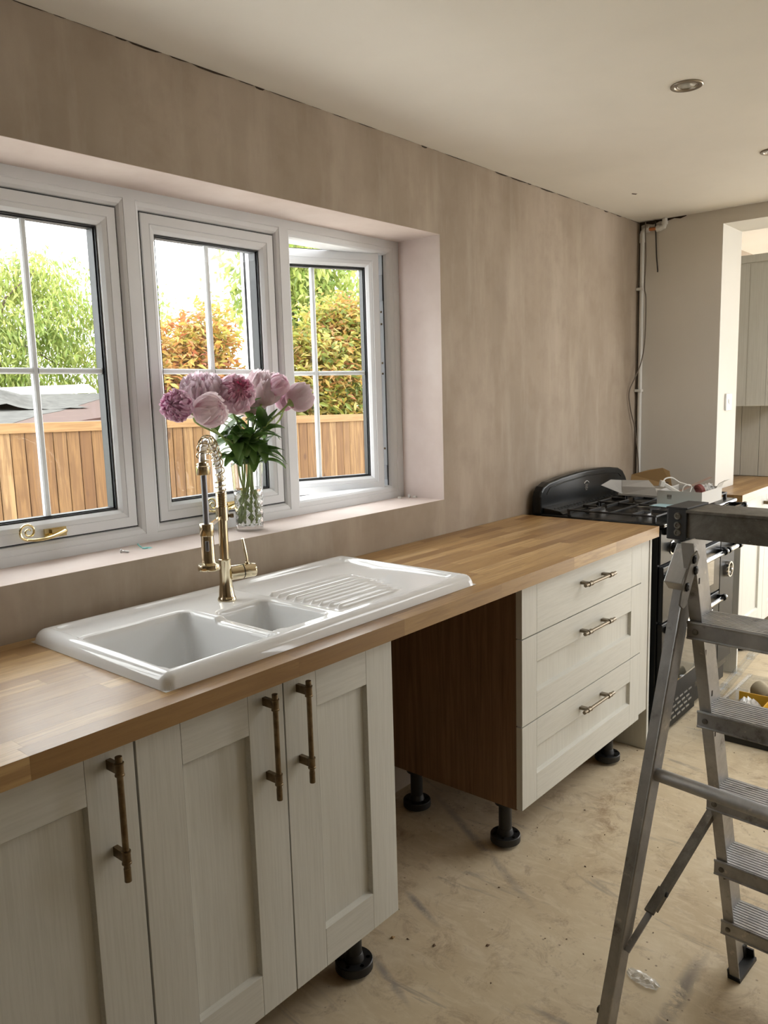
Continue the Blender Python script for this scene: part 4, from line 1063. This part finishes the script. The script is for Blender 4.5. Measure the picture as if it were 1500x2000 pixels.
    def rleg(F1, T1, s):
        m = MB(); u = (T1-F1).normalized(); b = F1+u*.006; t = T1+u*.02
        for (a0, a1, b0, b1) in ((-.012,.012,-.002,.001), (.009,.012,.001,.040), (-.012,-.009,.001,.040)):
            p = []
            for q in (b, t):
                for (wa, da) in ((a0,b0),(a1,b0),(a1,b1),(a0,b1)): p.append(q+wd*wa*s+dd*da)
            m.add(p, [(0,3,2,1),(4,5,6,7),(0,1,5,4),(1,2,6,5),(2,3,7,6),(3,0,4,7)])
        m.tube([b+dd*(-.003)+wd*(.011*s), t+dd*(-.003)+wd*(.011*s)], .0028, 8)
        l = m.build('rear_leg', A, r)
        m = MB(); q = F1; m.obox(q+dd*.018+Z*.016, dd*.026, wd*.016, Z*.016); m.build('rubber_foot', M['black_plastic'], l, bevel=.003)
        return l
    rleg(F0, T0, 1); F1, T1 = F0+wd*.56, T0+wd*.408
    rleg(F1, T1, -1)
    MB().lathe([(.008,0),(.008,.007),(.004,.009)], rear(.17)+wd*(-.012)+dd*.012, -wd, 12).build('rivet', DK, r)
    ry = (F1+(T1-F1)*(.64/1.07))
    m = MB(); m.tube([Vector((1.352,-1.186,.674)), Vector((1.352,-1.186,.674))+wd*.006, ry+Z*.034], .0132, 16); m.build('rear_rung', A, r)
    F2 = F0+(T0-F0)*.2; ry2 = F1+(T1-F1)*.2
    # hinge bracket and plates
    for s, o in ((1, Vector((0,0,0))), (-1, wd*(WID-.012))):
        m = MB(); m.bar(Vector((1.352,-1.222,1.062))+o, Vector((1.405,-1.226,1.128))+o, Vector((-.78,0,.62)), .036, .032)
        hk = m.build('hinge_channel', A, r, bevel=.002)
        y = -1.264
        pl = [(1.319,1.1305),(1.3436,1.1372),(1.3545,1.1232),(1.319,1.0794),(1.292,1.0432),(1.276,1.0415),(1.262,1.0515),(1.269,1.071)]
        ox = o.x if s > 0 else o.x-.0
        pl = [(x+ox+.0, z) for x, z in pl]; yy = y+o.y if s > 0 else y+o.y+.052
        hp = poly_prism(pl, 'y', yy-.0015, yy+.0015, 'hinge_plate', DK, r)
        for (x, z) in ((1.3255,1.1240),(1.333,1.1022),(1.2913,1.0791)):
            MB().lathe([(.0085,0),(.0085,.003),(.004,.005)], (x+ox, yy-.0015, z), (0,-1,0), 6, smooth=False).build('bolt', M['iron'], hp)
    # folding braces
    for o in (Vector((0,0,0)), wd*.47):
        a = Vector((1.585,-1.2335,.516)); k = Vector((1.3561,-1.192,.3824)); b = Vector((1.286,-1.167,.3125))
        if o.length: a = a+wd*.40; k = k+wd*.44; b = b+wd*.50
        m = MB(); n_ = Vector((.62,0,-.78)) ; m.bar(a, k, Vector((-.68,0,.73)), .016, .0028); m.bar(a+wd*.008-Z*.006, k+wd*.008-Z*.006, wd, .016, .0028)
        bb = m.build('brace', DK, r)
        m = MB(); m.bar(k+(a-k)*.10-Z*.004, b-Z*.002, Vector((-.68,0,.73)), .013, .0028); m.build('brace_link', A, bb)
        m = MB(); m.bar(k+(a-k)*.16+Z*.001, k-(a-k)*.06+Z*.001, Vector((-.68,0,.73)), .020, .006); m.build('brace_stop', DK, bb)
        MB().lathe([(.006,0),(.005,.004)], k+(a-k)*.13+wd*.010, wd, 10).build('rivet', M['iron'], bb)
ladder()

# ================================================================== ORGANISER CASE ON THE FLOOR
def case():
    x0, x1, y0, y1, zt = 3.10, 3.72, -1.16, -.72, .085
    r = thing('organiser_case', 'clear lidded organiser case with black base and yellow dividers on the floor', 'case', ((x0+x1)/2, (y0+y1)/2, 0))
    MB().box(x0+.01, x1-.01, y0+.01, y1-.01, .0, .012).build('case_base', M['black_plastic'], r, bevel=.003)
    m = MB(); t = .003
    m.box(x0, x1, y1-t, y1, .012, zt); m.box(x0, x1, y0, y0+t, .012, zt); m.box(x0, x0+t, y0+t, y1-t, .012, zt); m.box(x1-t, x1, y0+t, y1-t, .012, zt)
    m.box(x0-.01, x1+.01, y1-.004, y1+.012, zt-.01, zt); m.box(x0-.012, x0+.004, y0, y1, zt-.01, zt)
    m.build('tray_wall', M['clear_plastic'], r, bevel=.001)
    m = MB(); m.box(x0, x0+.0025, y0, y1, .001, .05); m.build('base_skirt', M['black_plastic'], r)
    # open lid leaning back on the far side
    m = MB(); m.bar((x0,y1+.012,zt), (x1+.25,y1+.020,zt+.075), (0,0,1), .022, .018); m.bar((x0,y1+.026,zt+.006), (x1+.25,y1+.036,zt+.081), (0,0,1), .006, .026); m.build('lid_rim', M['clear_plastic'], r, bevel=.002)
    for i in range(4):
        x = x0+.10+i*.19; MB().box(x-.014, x+.014, y1+.002, y1+.034, zt+.0+.075*(x-x0)/.87, zt+.022+.075*(x-x0)/.87).build('latch', M['clear_plastic'], r, bevel=.002)
    for (a, b, c, d) in ((x0+.20, x0+.204, y0+.01, y1-.01), (x0+.41, x0+.414, y0+.01, y1-.01), (x0+.01, x1-.01, -.87, -.866), (x0+.01, x1-.01, -1.0, -.996)):
        MB().box(a, b, c, d, .013, .070).build('divider', M['yellow_plastic'], r)
    def crumple(cx, cy, sx, sy, h, seed, name, mt, lab, cat):
        rg = random.Random(seed); P = []
        for i in range(11):
            row = []
            for j in range(11):
                u, v = i/10-.5, j/10-.5; e = max(0, 1-(2*max(abs(u), abs(v)))**2)
                row.append((cx+u*sx+rg.uniform(-.004,.004), cy+v*sy+rg.uniform(-.004,.004), .018+h*e*(.55+.6*rg.random())))
            P.append(row)
        o = MB().grid(P, False).build(name, mt); return tag(o, lab, cat, 'bags of fittings in the organiser case')
    crumple(3.20,-.79,.17,.11,.062,1,'fittings_bag',M['wrap'],'crumpled clear bag in the nearest corner of the organiser case','bag')
    crumple(3.40,-.79,.17,.11,.070,2,'fittings_bag',M['wrap'],'crumpled clear bag in the second compartment of the organiser case','bag')
    crumple(3.20,-.935,.17,.10,.060,3,'fittings_bag',M['wrap'],'crumpled clear bag behind the ladder tread in the organiser case','bag')
    crumple(3.40,-.935,.17,.10,.058,5,'fittings_bag',M['wrap'],'flat clear bag between yellow dividers in the organiser case','bag')
    m = MB(); m.tube([(3.56,-.85,.045),(3.62,-.78,.06)], [.036,.040], 14); tag(m.build('tape_roll', mat('tan_felt', (.42,.36,.25), .9)), 'tan rolled pad in the organiser case', 'roll')
case()
# film wrapper on the floor
rng = random.Random(8); P = []
for i in range(13):
    u = i/12; w_ = .020*math.sin(math.pi*(.06+.88*u))**.6+.002
    c = Vector((1.606-.014*u, -1.037-.082*u, 0)); s = Vector((.985,-.17,0))
    P.append([tuple(c+s*w_*(j/3-1)+Vector((0,0,.004+.011*rng.random()*(1-abs(j/3-1)*.6)))) for j in range(7)])
tag(MB().grid(P, False).build('plastic_wrapper', M['wrap']), 'crinkled clear plastic wrapper on the floor between the ladder legs', 'wrapper')
# chips of wood and plaster on the plywood
chips = [(1.338,-.495,.007,'small wood chip on the plywood in front of the sink unit'),(1.385,-.60,.006,None),(1.36,-.53,.004,None),(1.47,-.71,.006,None),(1.44,-.43,.004,None),(1.95,-.75,.004,None),(2.15,-.72,.0035,None),(2.22,-.80,.004,None),(1.62,-.86,.003,None),(1.70,-.60,.0035,None)]
for i in range(46): chips.append((rng.uniform(1.35,3.3), rng.uniform(-1.25,-.50), rng.uniform(.0014,.0032), None))
m = MB()
for i, (x, y, s, lab) in enumerate(chips):
    q = MB() if lab else m; a = rng.uniform(0, 3.1); d = Vector((math.cos(a), math.sin(a), 0)); e = Vector((-d.y, d.x, 0))
    c = Vector((x, y, s*.45+.0003)); q.add([c-d*s*1.5-Vector((0,0,s*.4)), c+e*s*.7-Vector((0,0,s*.4)), c+d*s-Vector((0,0,s*.4)), c-e*s*.8-Vector((0,0,s*.4)), c+Vector((0,0,s*.5))], [(3,2,1,0),(0,1,4),(1,2,4),(2,3,4),(3,0,4)])
    if lab: tag(q.build('wood_chip', M['card_brown']), lab, 'chip')
tag(m.build('floor_debris', mat('brown_crumbs', (.14,.085,.05), .9)), 'brown crumbs scattered over the plywood floor', 'debris', kind='stuff')

# ================================================================== PIPES AND CABLES IN THE FAR CORNER
W_ = M['white_plastic']; xw = XF-.013
p = thing('waste_pipe', 'white plastic overflow pipe with elbows in the far corner', 'pipe', (xw, -.02, 1.0))
MB().tube([(xw,-.024,.90),(xw,-.0235,2.208)], .0108, 14).build('pipe_run', W_, p)
m = MB(); m.lathe([(.0135,-.03),(.0135,.012),(.013,.016)], (xw,-.0235,2.215), n=16); m.tube([(xw,-.0235,2.222),(xw,-.026,2.238),(xw,-.036,2.246),(xw,-.052,2.247)], .0135, 14); m.lathe([(.0155,0),(.0155,.02)], (xw,-.040,2.247), (0,-1,0), 16); m.build('elbow', W_, p)
m = MB(); m.tube([(xw,-.098,2.244),(xw,-.120,2.244),(xw,-.134,2.248),(xw,-.139,2.262),(xw,-.1395,2.289)], .0135, 14); m.lathe([(.0155,0),(.0155,.018)], (xw,-.098,2.244), (0,-1,0), 16); m.lathe([(.0155,0),(.0155,.018)], (xw,-.1395,2.258), n=16); m.build('elbow', W_, p)
MB().tube([(xw,-.056,2.247),(xw,-.102,2.245)], .0085, 14).build('copper_link', M['copper'], p)
for z in (1.951, 1.426): MB().box(XF-.032, XF-.001, -.038, -.0015, z-.007, z+.007).build('pipe_clip', W_, p, bevel=.002)
cable('hanging_cable', [(XF-.03,-.046,2.285),(XF-.03,-.046,2.226),(XF-.03,-.051,2.11),(XF-.03,-.0465,1.96),(XF-.03,-.0555,1.894),(XF-.03,-.0545,1.698),(XF-.035,-.040,1.58),(XF-.07,-.024,1.50),(XF-.12,-.012,1.42),(XF-.10,-.012,1.33),(XF-.05,-.018,1.217),(XF-.03,-.030,1.05),(XF-.03,-.034,.93)], .0032, M['cable_grey'], 'thin grey cable hanging beside the white pipe in the corner', 'cable')
cable('cut_cable', [(XF-.012,-.090,2.288),(XF-.012,-.092,2.25),(XF-.010,-.094,2.20),(XF-.012,-.100,2.11),(XF-.012,-.107,2.04),(XF-.03,-.114,2.028)], .0034, M['cable_dark'], 'short cut dark cable dangling from the torn ceiling gap', 'cable')
m = MB()
for y in (-.012, -.0245): pass
MB().add([(XF-.0008,-.002,2.289),(XF-.0008,-.012,2.289),(XF-.0008,-.010,.95),(XF-.0008,-.002,.95)], [(0,1,2,3)]).build('corner_gap', M['dirt'], bpy.data.objects['wall_far'])

# ================================================================== DOWNLIGHTS, SOCKET
def downlight(x, y, lab):
    r = thing('downlight', lab, 'ceiling light', (x, y, HC), 0, 'recessed downlights in the ceiling')
    z = HC
    MB().lathe([(.0445,.0),(.0450,-.0025),(.043,-.0045),(.034,-.0050),(.0315,-.0035),(.0300,-.0003)], (x,y,z), n=36, caps=False).build('bezel', M['steel_dl'], r)
    MB().lathe([(.0300,-.0006),(.0285,-.0030),(.0262,-.0030),(.0250,-.0006)], (x,y,z), n=30, caps=False).build('tilt_ring', M['steel_dl'], r)
    MB().lathe([(.0250,-.0008),(.018,-.0022),(.010,-.0034),(.0001,-.0038)], (x,y,z), n=28, caps=False).build('lamp_glass', M['lamp_glass'], r)
M['steel_dl'] = mat('satin_nickel', (.34,.30,.25), .35, 1.0)
M['lamp_glass'] = mat('unlit_lamp_glass', (.55,.54,.50), .08, .3)
downlight(2.2951, -.8712, 'round nickel downlight in the ceiling, whole in the frame')
downlight(3.175, -.872, 'round nickel downlight cut off by the right edge of the frame')
sw = thing('wall_switch', 'white switch plate on the sunlit jamb of the opening', 'switch', (4.185,-.4245,1.355))
MB().box(4.142, 4.228, -.4345, -.4250, 1.312, 1.398).build('plate', M['white_plastic'], sw, bevel=.002)
MB().box(4.172, 4.181, -.4362, -.4344, 1.345, 1.366).build('switch', M['white_plastic'], sw, bevel=.001)
m = MB(); m.box(4.1855, 4.1885, -.4350, -.4343, 1.342, 1.368); m.box(4.168, 4.1705, -.4350, -.4343, 1.350, 1.372); m.build('switch_slot', M['cable_grey'], sw)

# ================================================================== NEXT ROOM: WALL CABINET, BASE UNIT, BACKBOARD
cb = thing('wall_cabinet', 'cream wall cabinet in the next room beyond the opening', 'cabinet', (4.71,-.25,1.32))
MB().box(4.60, 4.818, -.495, -.015, 1.3225, 2.098).build('cabinet_body', M['cream'], cb, bevel=.001)
m = MB()
for y in (-.395, -.295, -.195): m.box(4.5985, 4.601, y-.0008, y+.0008, 1.323, 2.095)
m.build('board_groove', M['cream_shadow'], cb)
MB().box(4.592, 4.818, -.512, -.015, 2.098, 2.140).build('cornice', M['cream'], cb, bevel=.003)
d = MB().box(4.600, 4.816, -.515, -.496, 1.322, 2.096).build('cabinet_door', M['cream'], cb, bevel=.001)
bb = thing('backboard', 'cream tongue and groove backboard above the far worktop', 'board', (4.81,-.3,.912))
y = -.618
while y < -.02:
    MB().box(4.8005, 4.8185, y+.0008, min(y+.099, -.02), .9115, 1.3215).build('plank', M['cream'], bb, bevel=.0018); y += .1
u = thing('base_cabinet', 'cream shaker base cabinet in the next room beyond the cooker', 'cabinet', (4.38,-.3,0))
MB().box(3.948, 4.80, -.555, -.43, .16, .868).build('carcass', M['carcass'], u)
YDs = YD
def room2_door(x0, x1):
    return panel_front(u, 'door', x0, x1, .158, .868, .085, .092, .010)
d = room2_door(3.948, 4.398); pull(d, 4.355, .62, .845, .66, .82)
d = room2_door(4.401, 4.80); pull(d, 4.445, .62, .845, .66, .82)
for x in (4.335, 4.52): leg(u, x, -.485)
e = thing('end_panel', 'tall cream end panel on the far side of the cooker', 'panel', (3.92,-.3,0))
MB().box(3.9285, 3.9465, -.592, -.03, .001, .8685).build('board', M['cream'], e, bevel=.001)

# ================================================================== GARDEN
gz = -.25
g = tag(MB().box(-8, 30, 4.3, 40, gz-.2, gz).build('ground', M['green_wood']), kind='structure')
tag(MB().box(-8, 30, .32, 4.3, gz-.2, gz).box(XF+.295, 14, -9, -2.96, gz-.2, -.06).box(XE+.26, 14, -2.96, .3, gz-.2, -.06).box(-4, XF+.295, -9, YR-.26, gz-.2, -.06).build('patio', M['paving']), kind='structure')  # unseen paving, made pale to bounce sky light up to the ceiling
FY = 4.25; ft = lambda x: 1.312-.0175*(x-2.5)
fn = thing('garden_fence', 'golden featheredge board fence with capping rail across the garden', 'fence', (4.5, FY, gz))
rng = random.Random(5); x = 1.6
while x < 8.6:
    pitch = .110+rng.uniform(-.004,.004); w_ = pitch-.0085; z1 = ft(x)-.05; t = rng.uniform(-.003,.003)
    p = [(x, FY), (x+w_, FY+.006), (x+w_, FY+.011), (x, FY-.014+t)]
    p = [(x, FY+.004), (x, FY-.013+t), (x+w_*.1, FY-.017+t), (x+w_*.92, FY-.020-t), (x+w_, FY-.016-t), (x+w_, FY+.004)]
    n_ = len(p)
    MB().add([(a, b, gz+.05) for a, b in p]+[(a, b, z1) for a, b in p], [tuple(range(n_-1,-1,-1)), tuple(range(n_, 2*n_))]+[(i, (i+1) % n_, (i+1) % n_+n_, i+n_) for i in range(n_)]).build('board', M['fence'], fn)
    x += pitch
m = MB(); m.bar((1.5,FY-.012,ft(1.5)-.038), (8.7,FY-.012,ft(8.7)-.038), (0,0,1), .052, .076); m.build('capping_rail', M['fence_cap'], fn, bevel=.003)
for zz in (.2, 1.0): MB().box(1.5, 8.7, FY+.020, FY+.07, zz-.04, zz+.04).build('back_rail', M['fence'], fn)
MB().box(1.5, 8.7, FY+.012, FY+.018, gz+.05, 1.17).build('backing_board', M['fence'], fn)
pr = thing('garden_pier', 'white rendered pier in front of the fence, seen behind the vase', 'pier', (4.36,3.9,gz))
MB().box(4.285, 4.44, 3.80, 4.05, gz, 1.275).build('pier_body', M['render_white'], pr, bevel=.006)
MB().box(4.275, 4.45, 3.79, 4.06, 1.275, 1.30).build('coping', M['render_white'], pr, bevel=.006)
# neighbour's shed roofs
sh = thing('shed', 'low shed with grey felt and red brown roof beyond the fence', 'shed', (3.8,6.4,gz))
RP = lambda x, y, d=0: (x, y, .7284+.104*y+d)
MB().box(2.0, 5.5, 5.0, 7.9, gz, 1.20).build('shed_wall', M['rust_roof'], sh)
m = MB(); m.add([RP(1.8,4.7), RP(5.6,4.7), RP(5.6,8.0), RP(1.8,8.0)], [(0,1,2,3)]); m.build('roof', M['rust_roof'], sh, solid=.03)
m = MB(); m.add([RP(1.8,4.9,.012), RP(2.87,5.02,.012), RP(3.65,5.83,.012), RP(3.93,6.04,.012), RP(5.24,7.38,.012), RP(5.60,7.72,.012), RP(5.6,7.95,.012), RP(1.8,7.95,.012)], [tuple(range(8))]); m.build('felt_sheet', M['felt'], sh, solid=.014)
m = MB(); m.add([(3.6,5.24,1.262),(4.6,5.24,1.352),(4.6,5.24,1.372),(3.6,5.24,1.278)], [(0,1,2,3)]); m.build('verge_board', M['rust_roof'], sh, solid=.03)
m = MB(); m.add([(2.2,8.2,1.56),(5.6,8.2,1.60),(6.1,9.3,1.715),(2.2,9.3,1.60)], [(0,1,2,3)]); m.build('pale_sheet', M['skin_white'], sh, solid=.03)
rg = random.Random(2); P = []
for i in range(17):
    row = []
    for j in range(9):
        u, v = i/16, j/8; x = 2.6+1.75*u; y = 6.2+1.1*v
        h = .020+.125*math.exp(-((x-3.78)/.22)**2-((y-6.85)/.22)**2)+.065*math.exp(-((x-3.45-.25*(y-6.2))/.16)**2)+.05*math.exp(-((x-4.15)/.2)**2-((y-7.0)/.3)**2)+rg.uniform(0,.016)
        row.append(RP(x, y, h))
    P.append(row)
tag(MB().grid(P).build('tarpaulin', M['felt']), 'crumpled grey tarpaulin lying on the shed roof', 'tarpaulin')
s2_ = thing('hipped_roof', 'faded terracotta roof hip rising behind the fence', 'roof', (7.4,9.4,gz))
m = MB(); m.add([(6.35,8.6,1.10),(8.7,8.6,1.10),(8.7,10.4,1.10),(6.35,10.4,1.10),(6.70,9.2,1.80),(6.76,8.9,1.70),(7.3,9.0,1.575)], [(0,1,6,5),(0,5,4),(1,2,6),(2,3,4,5,6),(3,0,4)])
m.box(6.4, 8.6, 8.7, 10.3, gz, 1.12); m.build('roof_body', M['terracotta'], s2_)

# trees: trunk and boughs are parts, the countless leaves one part each
def leaves(parent, centres, per, L, W, tones, seed, droop=.6, spread=.25):
    rs = np.random.RandomState(seed); n = len(centres)*per
    c = np.repeat(np.array(centres), per, 0)+rs.normal(0, spread, (n, 3))*np.array([1,1,.8])
    az = rs.uniform(0, 2*np.pi, n); el = rs.normal(-droop, .45, n)
    d = np.stack([np.cos(az)*np.cos(el), np.sin(az)*np.cos(el), np.sin(el)], 1)
    s = np.cross(d, rs.normal(0, 1, (n, 3))+np.array([0,0,1.2])); s /= np.linalg.norm(s, axis=1, keepdims=True)+1e-9
    nn = np.cross(s, d); k = rs.uniform(.7, 1.25, (n, 1)); l = L*k; w_ = W*k
    V = np.stack([c, c+d*l*.45+s*w_+nn*w_*.3, c+d*l-np.array([0,0,1])*l*.12, c+d*l*.45-s*w_+nn*w_*.3], 1).reshape(-1, 3)
    idx = np.arange(n)*4; F = np.concatenate([np.stack([idx, idx+1, idx+2], 1), np.stack([idx, idx+2, idx+3], 1)])
    me = bpy.data.meshes.new('foliage'); pl = parent.location
    me.from_pydata((V-np.array(pl)).tolist(), [], F.tolist()); me.materials.append(M['tree_leaf'])
    tn = np.array(tones); pick = tn[rs.choice(len(tn), n, p=None)]*rs.uniform(.75, 1.2, (n, 1))
    # whole clusters share a leaning of tone
    cl = np.repeat(tn[rs.randint(0, len(tn), len(centres))], per, 0); pick = .5*pick+.5*cl
    col = np.ones((n*4, 4), np.float32); col[:, :3] = np.repeat(np.clip(pick, 0, 1), 4, 0)
    a = me.attributes.new('leaf_tone', 'FLOAT_COLOR', 'POINT'); a.data.foreach_set('color', col.ravel())
    o = bpy.data.objects.new('foliage', me); C.objects.link(o); o.parent = parent; o['kind'] = 'stuff'; return o
def crown(rg, n, blobs):
    out = []
    wsum = sum(b[6] for b in blobs)
    for (cx, cy, cz, rx, ry, rz, wt) in blobs:
        for i in range(int(n*wt/wsum)):
            v = Vector((rg.gauss(0,1), rg.gauss(0,1), rg.gauss(0,1))).normalized()*(rg.random()**.33)
            out.append((cx+v.x*rx, cy+v.y*ry, cz+v.z*rz))
    return out
def tree(name, label, base_, h, blobs, n, per, L, W, tones, seed, spread, droop, trunk_r=.09):
    rg = random.Random(seed); t = thing(name, label, 'tree', base_, 0)
    cs = crown(rg, n, blobs); b = Vector(base_)
    MB().tube([b, b+Vector((.05,.05,h*.35)), b+Vector((-.05,.1,h*.7)), b+Vector((.02,.05,h))], [trunk_r, trunk_r*.75, trunk_r*.5, trunk_r*.2], 9).build('trunk', M['bark'], t)
    for i in range(9):
        c = Vector(cs[rg.randrange(len(cs))]); s = b+Vector((0,.05,h*rg.uniform(.3,.7)))
        m = MB(); mid = (s+c)/2+Vector((rg.uniform(-.2,.2),rg.uniform(-.2,.2),rg.uniform(-.1,.25))); m.tube([s, mid, c], [trunk_r*.35, trunk_r*.2, trunk_r*.08], 6); m.build('bough', M['bark'], t)
    leaves(t, cs, per, L, W, tones, seed, droop, spread)
    return t
GRN = [(0.307,0.379,0.091),(0.234,0.325,0.073),(0.379,0.424,0.136),(0.153,0.226,0.050),(0.416,0.424,0.127)]
tree('cherry_tree', 'tall light green drooping tree at the left behind the shed', (5.6,11.2,gz), 4.2,
     [(6.0,11.2,2.75,1.5,.9,1.0,4),(5.0,11.2,2.4,1.2,.9,1.0,2),(7.1,11.2,2.45,.9,.8,.95,1.6),(6.5,11.2,3.5,.75,.7,.35,.8),(8.1,11.0,3.1,.60,.6,.42,.5),(5.8,11.3,1.75,2.4,.9,.5,2)],
     360, 52, .125, .0165, GRN, 21, .15, .85)
PHO = [(0.473,0.343,0.065),(0.425,0.376,0.082),(0.490,0.269,0.073),(0.457,0.155,0.082),(0.326,0.335,0.073),(0.539,0.457,0.163),(0.180,0.221,0.049)]
tree('photinia_shrub', 'orange and gold photinia bush behind the fence at the centre', (6.5,7.4,gz), 2.4,
     [(6.35,7.2,1.75,.75,.5,.75,2.2),(6.25,7.2,1.55,.75,.5,.55,1.5),(6.75,7.2,2.12,.42,.4,.62,1.1)], 330, 26, .125, .023, PHO+[(.42,.17,.06),(.45,.13,.07),(.46,.26,.06)], 22, .11, .0, .06)
tree('photinia_shrub', 'taller orange and lime photinia bush filling the open sash at the right', (9.6,7.4,gz), 3.2,
     [(9.4,7.2,1.9,1.3,.6,1.1,3),(8.6,7.2,1.6,.8,.5,.9,1.5),(9.7,7.3,2.6,.7,.6,.45,1.0)], 520, 26, .14, .026, PHO+[(.22,.27,.065),(.14,.19,.045)], 23, .13, .1, .07)
tree('ash_tree', 'pale green tree rising above the right photinia bush', (10.8,9.6,gz), 4.6,
     [(10.7,9.4,3.3,1.6,.8,1.1,3),(11.6,9.4,2.6,1.2,.8,1.5,2),(10.2,9.4,4.0,1.3,.8,.6,1.4)], 330, 22, .17, .035, GRN, 24, .2, .7)
tree('grey_shrub', 'sparse grey green shrub tips behind the central photinia bush', (7.3,8.2,gz), 2.4,
     [(7.2,8.2,2.3,.85,.25,.55,2),(6.6,8.2,1.85,.55,.25,.40,1)], 130, 18, .06, .014, [(.28,.32,.14),(.24,.29,.11),(.33,.36,.18)], 25, .10, .1, .04)
